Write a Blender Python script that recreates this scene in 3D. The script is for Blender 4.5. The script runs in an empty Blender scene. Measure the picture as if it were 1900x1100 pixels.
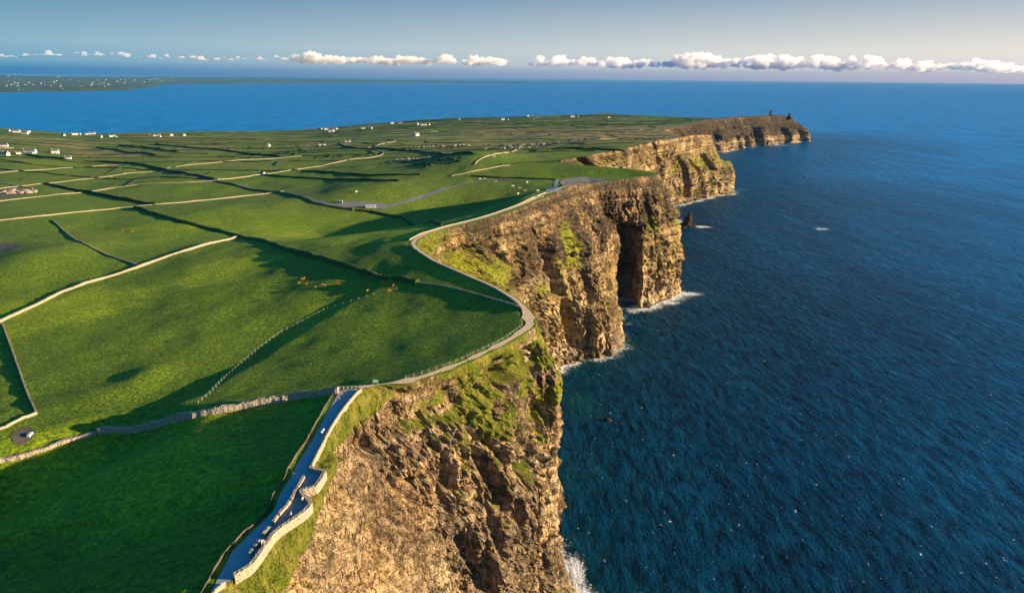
import bpy, bmesh, math, random
import numpy as np
from mathutils import Vector, Matrix
random.seed(4); np.random.seed(4)
S = bpy.context.scene
C = S.collection
R_ = math.radians

# ------------------------------------------------------------------ camera
CAM_H, CAM_F, CAM_PITCH, CAM_ROLL = 250.0, 1284.0, R_(17.42), R_(0.6)
_F = np.array([0, math.cos(CAM_PITCH), -math.sin(CAM_PITCH)])
_R0 = np.array([1.0, 0, 0]); _U0 = np.array([0, math.sin(CAM_PITCH), math.cos(CAM_PITCH)])
_R = _R0*math.cos(CAM_ROLL) + _U0*math.sin(CAM_ROLL)
_U = _U0*math.cos(CAM_ROLL) - _R0*math.sin(CAM_ROLL)
cd = bpy.data.cameras.new('camera'); cam = bpy.data.objects.new('camera', cd); C.objects.link(cam)
cd.sensor_width = 36.0; cd.lens = 36.0*CAM_F/1900.0; cd.clip_start = 1.0; cd.clip_end = 400000.0
M = Matrix(((_R[0], _U[0], -_F[0], 0), (_R[1], _U[1], -_F[1], 0), (_R[2], _U[2], -_F[2], CAM_H), (0, 0, 0, 1)))
cam.matrix_world = M
S.camera = cam

# ------------------------------------------------------------------ light
SUN_EL, SUN_AZ = 10.8, 95.0          # azimuth clockwise from +Y (100 = from the right, a touch towards the camera)
w = bpy.data.worlds.new('World'); S.world = w; w.use_nodes = True
nt = w.node_tree; nt.nodes.clear()
sky = nt.nodes.new('ShaderNodeTexSky'); sky.sky_type = 'NISHITA'; sky.sun_disc = False
sky.sun_elevation = R_(SUN_EL); sky.sun_rotation = R_(SUN_AZ); sky.altitude = 200
sky.air_density = 1.0; sky.dust_density = 0.6; sky.ozone_density = 2.2
hs = nt.nodes.new('ShaderNodeHueSaturation'); hs.inputs['Saturation'].default_value = 1.5
bg = nt.nodes.new('ShaderNodeBackground'); bg.inputs['Strength'].default_value = 0.085
wo = nt.nodes.new('ShaderNodeOutputWorld')
# low sky: dusky blue over the bay, paling towards the sun on the right
tc = nt.nodes.new('ShaderNodeTexCoord'); sp = nt.nodes.new('ShaderNodeSeparateXYZ'); nt.links.new(tc.outputs['Generated'], sp.inputs[0])
def wramp(sock, pts, lo, hi):
    mr = nt.nodes.new('ShaderNodeMapRange'); nt.links.new(sock, mr.inputs[0]); mr.inputs[1].default_value = lo; mr.inputs[2].default_value = hi
    r = nt.nodes.new('ShaderNodeValToRGB'); nt.links.new(mr.outputs[0], r.inputs[0]); e = r.color_ramp.elements
    while len(e) < len(pts): e.new(.5)
    for q, (p_, c_) in zip(e, pts): q.position = p_; q.color = (*c_, 1)
    return r.outputs[0]
K = 5.0
lin = lambda r, g, b: tuple(((v/255)**2.2)*K/10*1.0 for v in (r, g, b))
left = wramp(sp.outputs['Z'], [(0, lin(44, 108, 156)), (.10, lin(58, 120, 162)), (.17, lin(96, 146, 172)), (.35, lin(118, 158, 176)), (1, lin(66, 116, 152))], -.005, .115)
right = wramp(sp.outputs['Z'], [(0, lin(150, 156, 178)), (.14, lin(178, 172, 182)), (.20, lin(212, 200, 196)), (.35, lin(214, 207, 196)), (1, lin(128, 152, 172))], -.005, .115)
mid = wramp(sp.outputs['X'], [(0, (0, 0, 0)), (1, (1, 1, 1))], -.62, .72)
def wmix(f, a, b):
    n_ = nt.nodes.new('ShaderNodeMix'); n_.data_type = 'RGBA'; nt.links.new(f, n_.inputs[0]); nt.links.new(a, n_.inputs[6]); nt.links.new(b, n_.inputs[7]); return n_.outputs[2]
low = wmix(mid, left, right)
sc_ = nt.nodes.new('ShaderNodeVectorMath'); sc_.operation = 'SCALE'; sc_.inputs['Scale'].default_value = 10.0; nt.links.new(low, sc_.inputs[0])
blend = wramp(sp.outputs['Z'], [(0, (0, 0, 0)), (1, (1, 1, 1))], .10, .42)
nt.links.new(sky.outputs[0], hs.inputs['Color'])
nt.links.new(wmix(blend, sc_.outputs[0], hs.outputs[0]), bg.inputs['Color'])
nt.links.new(bg.outputs[0], wo.inputs['Surface'])
sd = bpy.data.lights.new('sun', 'SUN'); sun = bpy.data.objects.new('sun', sd); C.objects.link(sun)
sd.energy = 5.0; sd.angle = R_(0.5); sd.color = (1.0, 0.76, 0.45)
_sv = Vector((math.sin(R_(SUN_AZ))*math.cos(R_(SUN_EL)), math.cos(R_(SUN_AZ))*math.cos(R_(SUN_EL)), math.sin(R_(SUN_EL))))
sun.rotation_euler = _sv.to_track_quat('Z', 'Y').to_euler()
S.view_settings.view_transform = 'Standard'; S.view_settings.look = 'None'
S.view_settings.exposure = 1.6; S.view_settings.gamma = 1.0

# ------------------------------------------------------------------ helpers
def P(px, py, z):
    d = _F + _R*(px-950)/CAM_F + _U*(550-py)/CAM_F
    t = (z-CAM_H)/d[2]
    return np.array([d[0]*t, d[1]*t, z])

def _hash(ix, iy, iz, seed):
    h = (ix.astype(np.int64)*374761393 + iy.astype(np.int64)*668265263 + iz.astype(np.int64)*2147483647 + seed*1274126177) & 0xffffffff
    h = ((h ^ (h >> 13))*1274126177) & 0xffffffff
    h = ((h ^ (h >> 16))*2246822519) & 0xffffffff
    return ((h ^ (h >> 15)) & 0xffff)/32767.5 - 1.0

def noise(x, y, z=None, seed=0):
    x = np.asarray(x, float); y = np.asarray(y, float)
    z = np.zeros_like(x) if z is None else np.asarray(z, float)
    ix, iy, iz = np.floor(x), np.floor(y), np.floor(z)
    fx, fy, fz = x-ix, y-iy, z-iz
    ux, uy, uz = [f*f*f*(f*(f*6-15)+10) for f in (fx, fy, fz)]
    r = 0
    for a in (0, 1):
        for b in (0, 1):
            for c in (0, 1):
                wgt = (ux if a else 1-ux)*(uy if b else 1-uy)*(uz if c else 1-uz)
                r = r + wgt*_hash(ix+a, iy+b, iz+c, seed)
    return r

def fbm(x, y, z=None, o=4, seed=0, ridged=False):
    z = np.zeros_like(np.asarray(x, float)) if z is None else z
    r = 0; a = 1.0; t = 0; k = 1.0
    for i in range(o):
        n = noise(x*k+i*17.3, y*k-i*9.1, z*k+i*5.7, seed+i)
        if ridged: n = 1-2*np.abs(n)
        r = r + a*n; t += a; a *= .5; k *= 2.03
    return r/t

def sstep(a, b, x):
    t = np.clip((x-a)/(b-a), 0, 1); return t*t*(3-2*t)

def pchip(xk, yk, x):
    xk = np.asarray(xk, float); yk = np.asarray(yk, float)
    h = np.diff(xk); dl = np.diff(yk)/h; n = len(xk); d = np.zeros(n)
    for i in range(1, n-1):
        if dl[i-1]*dl[i] > 0:
            w1 = 2*h[i]+h[i-1]; w2 = h[i]+2*h[i-1]
            d[i] = (w1+w2)/(w1/dl[i-1]+w2/dl[i])
    d[0] = dl[0]; d[-1] = dl[-1]
    i = np.clip(np.searchsorted(xk, x)-1, 0, n-2)
    t = (x-xk[i])/h[i]
    return ((1+2*t)*(1-t)**2*yk[i] + t*(1-t)**2*h[i]*d[i] + t*t*(3-2*t)*yk[i+1] + t*t*(t-1)*h[i]*d[i+1])

def link(o, parent=None):
    C.objects.link(o)
    if parent is not None: o.parent = parent
    return o

def mesh_np(name, V, F, mat, parent=None, smooth=True, attrs=None):
    me = bpy.data.meshes.new(name)
    V = np.ascontiguousarray(V, dtype=np.float32); F = np.ascontiguousarray(F, dtype=np.int32)
    k = F.shape[1]
    me.vertices.add(len(V)); me.vertices.foreach_set('co', V.ravel())
    me.loops.add(F.size); me.loops.foreach_set('vertex_index', F.ravel())
    me.polygons.add(len(F)); me.polygons.foreach_set('loop_start', np.arange(0, F.size, k, dtype=np.int32))
    me.polygons.foreach_set('use_smooth', np.full(len(F), smooth))
    me.update(calc_edges=True)
    for an, av in (attrs or {}).items():
        av = np.asarray(av, dtype=np.float32)
        if av.ndim == 1:
            a = me.attributes.new(an, 'FLOAT', 'POINT'); a.data.foreach_set('value', av)
        else:
            a = me.attributes.new(an, 'FLOAT_COLOR', 'POINT')
            a.data.foreach_set('color', np.c_[av, np.ones(len(av))].astype(np.float32).ravel())
    if mat: me.materials.append(mat)
    return link(bpy.data.objects.new(name, me), parent)

def grid_faces(nr, nc):
    i = np.arange((nr-1)*(nc-1)); r = i//(nc-1); c = i % (nc-1); a = r*nc+c
    return np.stack([a, a+1, a+nc+1, a+nc], 1)

def mesh_py(name, V, F, mat, parent=None, smooth=False):
    me = bpy.data.meshes.new(name); me.from_pydata([tuple(v) for v in V], [], F); me.update()
    if smooth: me.polygons.foreach_set('use_smooth', [True]*len(me.polygons))
    if mat: me.materials.append(mat)
    return link(bpy.data.objects.new(name, me), parent)

def bm_obj(name, bm, mat, parent=None, smooth=False):
    bmesh.ops.recalc_face_normals(bm, faces=bm.faces)
    me = bpy.data.meshes.new(name); bm.to_mesh(me); bm.free()
    if smooth: me.polygons.foreach_set('use_smooth', [True]*len(me.polygons))
    if mat: me.materials.append(mat)
    return link(bpy.data.objects.new(name, me), parent)

def box(bm, x0, x1, y0, y1, z0, z1):
    v = [bm.verts.new(p) for p in ((x0,y0,z0),(x1,y0,z0),(x1,y1,z0),(x0,y1,z0),(x0,y0,z1),(x1,y0,z1),(x1,y1,z1),(x0,y1,z1))]
    for f in ((0,3,2,1),(4,5,6,7),(0,1,5,4),(1,2,6,5),(2,3,7,6),(3,0,4,7)): bm.faces.new([v[i] for i in f])

def cyl(bm, p, q, r0, r1=None, n=7):
    r1 = r0 if r1 is None else r1
    p, q = Vector(p), Vector(q); a = (q-p).normalized()
    u = a.orthogonal().normalized(); v = a.cross(u)
    A = [bm.verts.new(p+(u*math.cos(t)+v*math.sin(t))*r0) for t in [i*2*math.pi/n for i in range(n)]]
    B = [bm.verts.new(q+(u*math.cos(t)+v*math.sin(t))*r1) for t in [i*2*math.pi/n for i in range(n)]]
    for i in range(n): bm.faces.new((A[i], A[(i+1)%n], B[(i+1)%n], B[i]))
    bm.faces.new(A[::-1]); bm.faces.new(B)

def tag(o, label=None, cat=None, group=None, kind=None):
    if label: o['label'] = label
    if cat: o['category'] = cat
    if group: o['group'] = group
    if kind: o['kind'] = kind
    return o

def empty(name, loc, rz=0.0):
    o = bpy.data.objects.new(name, None); o.location = loc; o.rotation_euler = (0, 0, rz); o.empty_display_size = .5
    return link(o)

def copy_tree(o, parent=None):
    c = o.copy(); C.objects.link(c); c.parent = parent
    for ch in o.children: copy_tree(ch, c)
    return c

# ---- node material builder
class NM:
    def __init__(s, name):
        s.m = bpy.data.materials.new(name); s.m.use_nodes = True; s.t = s.m.node_tree
        s.b = s.t.nodes['Principled BSDF']; s.b.inputs['Specular IOR Level'].default_value = .2
        s.b.inputs['Roughness'].default_value = .9
    def n(s, typ, **kw):
        n = s.t.nodes.new(typ)
        for k, v in kw.items():
            if k.startswith('i_'):
                key = k[2:]; key = int(key) if key.isdigit() else key.replace('_', ' ')
                s.put(n.inputs[key], v)
            else: setattr(n, k, v)
        return n
    def put(s, sock, v):
        if isinstance(v, bpy.types.NodeSocket): s.t.links.new(v, sock)
        elif isinstance(v, bpy.types.Node): s.t.links.new(v.outputs[0], sock)
        else: sock.default_value = v
    def pos(s, sc=(1, 1, 1), rz=0):
        g = s.n('ShaderNodeNewGeometry')
        mp = s.n('ShaderNodeMapping', i_Vector=g.outputs['Position']); mp.inputs['Scale'].default_value = sc
        mp.inputs['Rotation'].default_value = (0, 0, rz)
        return mp.outputs[0]
    def noise(s, vec, scale=1, detail=4, rough=.55, dist=0):
        n = s.n('ShaderNodeTexNoise', i_Vector=vec, i_Scale=scale, i_Detail=detail, i_Roughness=rough, i_Distortion=dist)
        return n.outputs['Fac']
    def ramp(s, fac, pts):
        r = s.n('ShaderNodeValToRGB', i_Fac=fac); cr = r.color_ramp
        while len(cr.elements) < len(pts): cr.elements.new(.5)
        for e, (p, c) in zip(cr.elements, pts):
            e.position = p; e.color = (c, c, c, 1) if isinstance(c, (int, float)) else (*c, 1)
        return r.outputs[0]
    def mix(s, fac, a, b, mode='MIX'):
        n = s.n('ShaderNodeMix', data_type='RGBA', blend_type=mode)
        s.put(n.inputs[0], fac)
        for k, v in ((6, a), (7, b)):
            if isinstance(v, tuple): v = (*v, 1)
            s.put(n.inputs[k], v)
        return n.outputs[2]
    def math(s, op, a, b=0.0, c=None):
        n = s.n('ShaderNodeMath', operation=op); s.put(n.inputs[0], a); s.put(n.inputs[1], b)
        if c is not None: s.put(n.inputs[2], c)
        return n.outputs[0]
    def attr(s, name, col=False):
        a = s.n('ShaderNodeAttribute', attribute_name=name); return a.outputs['Color' if col else 'Fac']
    def color(s, c): s.put(s.b.inputs['Base Color'], (*c, 1) if isinstance(c, tuple) else c); return s
    def bump(s, h, dist=.3, strength=1.0, prev=None):
        b = s.n('ShaderNodeBump', i_Height=h); b.inputs['Distance'].default_value = dist; b.inputs['Strength'].default_value = strength
        if prev is not None: s.put(b.inputs['Normal'], prev)
        s.t.links.new(b.outputs[0], s.b.inputs['Normal']); return b.outputs[0]

def simple(name, c, c2=None, scale=1.0, rough=.85, bump=.05):
    m = NM(name); p = m.pos()
    if c2 is None: c2 = tuple(v*.7 for v in c)
    n = m.noise(p, scale, 5, .6)
    m.color(m.mix(m.ramp(n, [(.3, 0.0), (.7, 1.0)]), c, c2)); m.b.inputs['Roughness'].default_value = rough
    if bump: m.bump(n, bump)
    return m.m

# ------------------------------------------------------------------ coastline columns
# every column: plateau edge, brow, upper face, lower face, foot   (x, y, z)
def col(top, base, f=(.38, .62, .86), zf=(.83, .5, .2), r1=None, r2=None, r3=None, bz=-3.0):
    t = np.array(top, float); b = np.array([base[0], base[1], bz])
    out = [t]
    for k, (ff, zz) in enumerate(zip(f, zf)):
        out.append(np.array([t[0]+(b[0]-t[0])*ff, t[1]+(b[1]-t[1])*ff, t[2]*zz]))
    out.append(b)
    for k, r in ((1, r1), (2, r2), (3, r3)):
        if r is not None: out[k] = np.array(r, float)
    return out
T = 150.0
COLS = [
    col((-70, -120, T), (-25, -120), r1=(-54, -120, 141)),
    col((-66, 0, T), (-22, 0), r1=(-50, 0, 141)),
    col((-62, 80, T), (-22, 88), r1=(-47, 80, 141)),
    col((-59.5, 115.8, T), (-20, 128), r1=P(550, 1100, 139.5)),
    col((-54.8, 124, T), (-18, 140), r1=P(575, 1035, 139.5)),
    col((-53.7, 133.5, T), (-17, 152), r1=P(590, 975, 139.5)),
    col((-48.5, 145, T), (-15, 165), r1=P(607, 925, 139.5)),
    col((-52.3, 151.0, T), (-14, 172), r1=P(618, 900, 139.5)),
    col((-49.3, 153.2, T), (-13, 175), r1=P(623, 885, 139.5)),
    col((-48.8, 159.6, T), (-12, 181), r1=P(632, 858, 140)),
    col((-53.2, 162, T), (-11, 184), r1=P(636, 845, 140)),
    col((-53.5, 181.8, T), (-10, 200), r1=P(662, 800, 141)),
    col((-50.4, 210.6, T), (-8, 217), r1=P(705, 765, 142)),
    col((-44.6, 215.9, T), (-5, 223), r1=P(722, 745, 144)),
    col((-37.0, 217.3, T), (0, 231), f=(.25, .5, .8), r1=P(770, 760, 137)),
    col((-23.5, 227.8, T), (8, 241), f=(.3, .55, .8), r1=P(850, 760, 131)),
    col((-8.5, 246, T), (15, 254), f=(.35, .6, .8), r1=P(930, 740, 127)),
    col((4.5, 265.7, T), (23, 270), f=(.45, .65, .8), r1=P(992, 705, 123)),
    col((10.5, 280.3, T), (31, 288), r1=(20.5, 283.5, 121), r2=(21.5, 284, 86), r3=(24.5, 286, 38)),
    col((8.5, 298.5, T), (29, 306), r1=(17, 301, 126), r2=(19, 302, 84), r3=(24, 304, 38)),
    col((-4.5, 330.1, T), (16, 345), r1=(4, 333, 130)),
    col((-24, 358.4, T), (6, 380)),
    col((-45, 390.3, T), (0, 420), r1=(-37, 395, 134)),
    col((-61, 431.4, T), (2, 470), r1=(-52, 440, 138), r2=(-30, 448, 108), r3=(-12, 458, 60)),
    col((-58, 450.6, T), (10, 515), r1=(-49, 460, 137), r2=(-22, 475, 108), r3=(0, 495, 58)),
    col((-45.5, 473.9, T), (24, 552), r1=(-39, 482, 136), r2=(-6, 503, 102), r3=(14, 530, 50)),
    col((-20.6, 508.2, T), (32, 572), r1=(-13, 514, 126), r2=(4, 532, 92), r3=(20, 556, 40)),
    col((8.1, 562, T), (56, 591), f=(.35, .6, .85)),
    col((38.9, 640.1, T), (80, 604), f=(.35, .62, .88)),
    col((57.5, 685.5, T), (97, 606), f=(.35, .62, .88)),
    col((68, 696, T), (106, 640), f=(.4, .7, .9)),
    col((81, 705.8, T), (106, 703), f=(.4, .75, .9)),
    col((99, 720, T), (118, 775), f=(.1, .7, .95), zf=(.8, .6, .3)),
    col((112, 731.9, T), (132, 800), f=(.0, .7, .95), zf=(.8, .6, .3)),
    col((120, 741, T), (146, 792), f=(.0, .6, .95), zf=(.8, .6, .3)),
    col((126, 748, T), (149.5, 756), f=(.4, .75, .92), zf=(.82, .6, .3)),
    col((137, 757.4, T), (163, 767), f=(.45, .8, .92), zf=(.82, .6, .3)),
    col((150, 769.4, T-1), (179, 782), f=(.4, .75, .9)),
    col((164, 790, T-2), (196, 800), f=(.4, .75, .9)),
    col((170, 812.1, T-3), (205, 817), f=(.4, .75, .92)),
    col((152, 823, T-1), (198, 850), f=(.3, .75, .92)),
    col((127.1, 835, T), (170, 880), f=(.3, .75, .92)),
    col((85, 862, T), (140, 920)),
    col((59.9, 895, T), (150, 960), f=(.25, .5, .8)),
    col((101.7, 965.9, T), (190, 1080)),
    col((160.4, 1063.7, T), (240, 1230)),
    col((205, 1150, T-1), (280, 1340)),
    col((254.7, 1251.8, T-2), (318, 1420), f=(.3, .7, .85)),
    col((316.7, 1355.8, T-4), (400, 1514), f=(.3, .75, .88), zf=(.72, .45, .2)),
    col((370, 1450, T-6), (455, 1575), f=(.3, .78, .9), zf=(.68, .42, .2)),
    col((427.1, 1532.4, 138), (515, 1630), f=(.25, .85, .97), zf=(.66, .5, .25)),
    col((440, 1620, 118), (515, 1690), f=(.3, .85, .97), zf=(.66, .5, .25)),
    col((410, 1750, 120), (470, 1770)),
    col((410, 1930, 120), (480, 1960)),
    col((483.7, 2067.5, 119), (560, 2200)),
    col((590, 2320, 119), (650, 2420)),
    col((714.1, 2580.1, 119), (745, 2560)),
    col((810, 2720, 118), (850, 2700), f=(.35, .7, .95), zf=(.7, .4, .2)),
    col((916.3, 2850, 118), (945, 2828), f=(.35, .7, .95), zf=(.7, .4, .2)),
    col((1020, 2950, 117), (1050, 2910), f=(.35, .7, .95), zf=(.7, .4, .2)),
    col((1089.7, 3035.4, 116), (1140, 2997), f=(.35, .7, .95), zf=(.7, .4, .2)),
    col((1170, 3095, 112), (1235, 3075), f=(.35, .75, .95), zf=(.7, .42, .2)),
    col((1220, 3135, 98), (1322, 3150), f=(.45, .85, .96), zf=(.7, .45, .2)),
    col((1215, 3190, 92), (1310, 3230), f=(.45, .85, .96)),
    col((1150, 3350, 85), (1200, 3400)),
    col((1000, 3900, 60), (1040, 3950)),
    col((900, 4700, 30), (920, 4750)),
    col((750, 5300, 8), (760, 5320)),
    col((700, 5600, 2), (705, 5610)),
]
COLS = np.array([[list(r) for r in c] for c in COLS])          # (n, 5, 3)
assert np.all(np.diff(COLS[:, 0, 1]) > 0), COLS[:, 0, 1]
seg = np.linalg.norm(np.diff(COLS[:, 0, :2], axis=0), axis=1)
segb = np.linalg.norm(np.diff(COLS[:, 4, :2], axis=0), axis=1)
KS = np.concatenate([[0], np.cumsum(.5*seg+.5*segb)])
s = 0.0; SS = [0.0]
ky = lambda q: np.interp(q, KS, COLS[:, 2, 1]); kx = lambda q: np.interp(q, KS, COLS[:, 2, 0])
while s < KS[-1]:
    dist = math.sqrt(kx(s)**2+ky(s)**2+140**2)
    if ky(s) < 60: dist *= 3
    s += max(.36, dist*.0022); SS.append(min(s, KS[-1]))
SS = np.array(SS); NS = len(SS)
RING = np.zeros((NS, 5, 3))
for r in range(5):
    for k in range(3): RING[:, r, k] = pchip(KS, COLS[:, r, k], SS)
# ragged rim away from the footpath
ragg = sstep(770, 900, RING[:, 0, 1])
RING[:, 0, 0] += ragg*6*fbm(SS/22, SS*0, o=4, seed=3)
ey, ex, ez = RING[:, 0, 1].copy(), RING[:, 0, 0].copy(), RING[:, 0, 2].copy()
edge_x = lambda y: np.interp(y, ey, ex)
edge_z = lambda y: np.interp(y, ey, ez)

# ------------------------------------------------------------------ terrain height
COAST = [P(*t) for t in [(0, 238, 0), (75, 243, 0), (150, 249, 0), (300, 245, 0), (500, 243, 0), (590, 239, 0), (650, 233, 0), (750, 225, 0),
                         (850, 219, 0), (950, 217, 0), (1100, 213, 0), (1300, 214, 0)]]
_ca = np.array([math.atan2(c[0], c[1]) for c in COAST]); _cr = np.array([math.hypot(c[0], c[1]) for c in COAST])
_ca = np.concatenate([[-3, -1.2, -.8], _ca, [1.0]]); _cr = np.concatenate([[5200, 4900, 4500], _cr, [5600]])

def sd_poly(x, y, pl):
    """signed distance to a polyline (positive = left of travel) and fade past its ends"""
    best = np.full(x.shape, 1e9); sg = np.zeros(x.shape)
    for a, b in zip(pl[:-1], pl[1:]):
        dx, dy = b[0]-a[0], b[1]-a[1]; L2 = dx*dx+dy*dy
        t = np.clip(((x-a[0])*dx+(y-a[1])*dy)/L2, 0, 1)
        qx, qy = x-(a[0]+t*dx), y-(a[1]+t*dy); d = np.hypot(qx, qy)
        s_ = np.sign(dx*(y-a[1])-dy*(x-a[0]))
        m = d < best; best = np.where(m, d, best); sg = np.where(m, s_, sg)
    return best*sg
def PL(zz, *pts): return [P(px, py, zz)[:2] for px, py in pts]

NEARWALL = PL(140, (0, 852), (60, 840), (180, 805), (380, 772), (560, 738), (640, 722)) + [np.array([-30, 222.])]
BANK = PL(140, (20, 835), (120, 800), (250, 770), (350, 738), (430, 690), (520, 628), (585, 588), (640, 565), (700, 545), (745, 530))
# hills: (px, py, z, height, radius_x, radius_y) soft swells that carry the broad shade of the photo
HILLS = [(300, 895, 131, 3.6, 22, 12), (270, 690, 136, 1.6, 9, 14), (60, 480, 130, 6, 34, 70), (500, 395, 138, 3, 40, 60),
         (1000, 372, 149, 4.5, 22, 60), (700, 345, 140, 8, 60, 120), (300, 330, 130, 4, 60, 120),
         (880, 300, 142, 13, 60, 120)]
HW = [(P(h[0], h[1], h[2]), h) for h in HILLS]

def TZ(x, y):
    x = np.asarray(x, float); y = np.asarray(y, float)
    xc, zc = edge_x(y), edge_z(y)
    d = np.maximum(xc-x, 0)
    az = np.arctan2(x, np.maximum(y, 1e-3)); r = np.hypot(x, y)
    q = r/np.interp(az, _ca, _cr)
    g = 1-np.maximum(q, 0)**1.25; g = np.where(g < 0, np.maximum(g*3, -.2), g)
    base_h = 152.0
    wgt = 1-np.exp(-d/260.0)
    z = zc*(1-wgt) + wgt*base_h*g
    # near fields lean away from the sun
    sdw = sd_poly(x, y, NEARWALL)
    near = sstep(700, 190, y)
    dd = np.maximum(d-7, 0); dc = np.minimum(dd, 260.0)
    wn = sstep(0, -32, sdw-24*sstep(-95, -130, x))
    z -= near*((1-wn)*.162*120*(1-np.exp(-dd/120.0)) + wn*.285*(dc-dc**3/(3*260.0**2)))
    z -= sstep(480, 620, y)*sstep(790, 690, y)*22*sstep(4, 125, dd)*sstep(330, 165, dd)
    mid = sstep(200, 420, y)*sstep(1100, 700, y)
    z -= mid*.06*150*(1-np.exp(-dd/150.0))
    # bank: drop of a few metres to the left of the wire fence
    sb = sd_poly(x, y, BANK)
    fb = np.exp(-np.maximum(np.abs(sb)-30, 0)/25.0)*sstep(150, 190, y)*sstep(400, 320, y)
    z += fb*(-1.5*sstep(-1, 7, sb) + 1.5*sstep(9, 45, sb))
    for p0, h in HW:
        ww = np.exp(-(((x-p0[0])/h[4])**2+((y-p0[1])/h[5])**2))
        z += h[3]*ww*(1-np.exp(-dd/12.0))
    un = (1-np.exp(-dd/25.0))
    z += un*(1.0*fbm(x/26, y/34, o=3, seed=11) + np.minimum(r/1200, 1)*5*fbm(x/170, y/230, o=4, seed=12)*sstep(1.05, .8, q))
    return z

def G(px, py, lift=0.0):
    d = _F + _R*(px-950)/CAM_F + _U*(550-py)/CAM_F
    t = np.geomspace(90, 9000, 1400)
    X, Y, Z = d[0]*t, d[1]*t, CAM_H+d[2]*t
    h = TZ(X, Y)
    k = np.nonzero(Z < h)[0]
    if len(k) == 0: return np.array([*P(px, py, 0)[:2], 0.0])
    k = k[0]; f0, f1 = Z[k-1]-h[k-1], Z[k]-h[k]; u = f0/(f0-f1); tt = t[k-1]+(t[k]-t[k-1])*u
    x, y = d[0]*tt, d[1]*tt
    return np.array([x, y, float(TZ(np.array([x]), np.array([y]))[0])+lift])

# ------------------------------------------------------------------ plateau
cols_d = [0.0]; st = .7
while cols_d[-1] < 7500: cols_d.append(cols_d[-1]+st); st *= 1.0125
cols_d = np.array(cols_d)
PX = ex[:, None]-cols_d[None, :]; PY = np.repeat(ey[:, None], len(cols_d), 1)
PZ = TZ(PX.ravel(), PY.ravel()).reshape(PX.shape)
RING[:, 0, 2] = PZ[:, 0]

# fields: warped lattice beyond the near pastures
def fuv(x, y):
    wx = x + 60*fbm(x/500, y/500, o=2, seed=31) + .25*y; wy = y + 70*fbm(x/420, y/420, o=2, seed=32) + .18*x
    return wx/150.0, wy/105.0
def field_tint(x, y):
    u, v = fuv(x, y)
    v2 = v; ui = np.floor(u+.5*(np.floor(v2) % 2)); vi = np.floor(v2)
    a = _hash(ui, vi, ui*0, 5)*.5+.5; b = _hash(ui, vi, ui*0, 9)*.5+.5
    return a, b
A, B = field_tint(PX.ravel(), PY.ravel())
fx, fy = PX.ravel(), PY.ravel()
farw = sstep(560, 720, fy + .35*(-fx))
big = fbm(fx/260, fy/260, o=3, seed=41)*.5+.5
g_near = np.array([.125, .195, .006]); g_dark = np.array([.105, .150, .022]); g_dry = np.array([.28, .20, .085]); g_lime = np.array([.27, .34, .008])
moor = np.exp(-(((fx-330)/420)**2+((fy-1750)/430)**2))
wdry = np.clip(np.where(A > .60, (A-.60)*1.9, 0) + moor*2.0*np.clip(big*1.4, 0, 1), 0, .85)[:, None]*sstep(900, 1300, fy)[:, None]
colr = g_near*(1-B[:, None]*.6)+g_dark*B[:, None]*.6
colr = colr*(1-wdry)+g_dry*wdry
nearc = g_near*(1-.0)+0*colr
limew = np.clip(sstep(-.1, .5, fbm(fx/60, fy/60, o=4, seed=42)), 0, 1)[:, None]
nearc = nearc*(1-.85*limew)+g_lime*.85*limew
tint = nearc*(1-farw[:, None]) + colr*farw[:, None]

m = NM('pasture_grass'); p = m.pos()
n1 = m.noise(p, .9, 5, .65); n2 = m.noise(p, .12, 5, .6); n3 = m.noise(m.pos((.10, 1.3, 1), R_(28)), .5, 3, .6)
c = m.mix(m.ramp(n1, [(.36, 0.0), (.64, 1.0)]), m.mix(.50, (0, 0, 0), m.attr('tint', True)), m.mix(1.0, m.attr('tint', True), (1.55, 1.42, 1.2), 'MULTIPLY'))
n4 = m.noise(m.pos((1, 1.7, 1)), .33, 4, .7)
c = m.mix(m.ramp(n4, [(.42, 0.0), (.60, .7)]), c, m.mix(1.0, c, (.42, .58, .7), 'MULTIPLY'))
c = m.mix(m.ramp(n2, [(.35, 0.0), (.65, .55)]), c, m.mix(1.0, c, (.62, .78, .8), 'MULTIPLY'))
c = m.mix(m.ramp(n3, [(.46, 0.0), (.66, .6)]), c, m.mix(1.0, c, (1.5, 1.3, .9), 'MULTIPLY'))
vr = m.n('ShaderNodeTexVoronoi', i_Vector=m.pos(), i_Scale=.22); vr2 = m.math('MULTIPLY', m.ramp(vr.outputs['Distance'], [(.10, 1.0), (.24, 0.0)]), m.ramp(n2, [(.48, 0.0), (.58, .7)]))
c = m.mix(vr2, c, (.045, .060, .014))
m.color(c)
bp = m.bump(m.math('ADD', n1, m.math('MULTIPLY', n4, 1.1)), .62, .9)
M_GRASS = m.m
pl = mesh_np('clifftop_grassland', np.stack([PX.ravel(), PY.ravel(), PZ.ravel()], 1), grid_faces(*PX.shape)[:, ::-1], M_GRASS, attrs={'tint': tint})
tag(pl, kind='structure')

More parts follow.
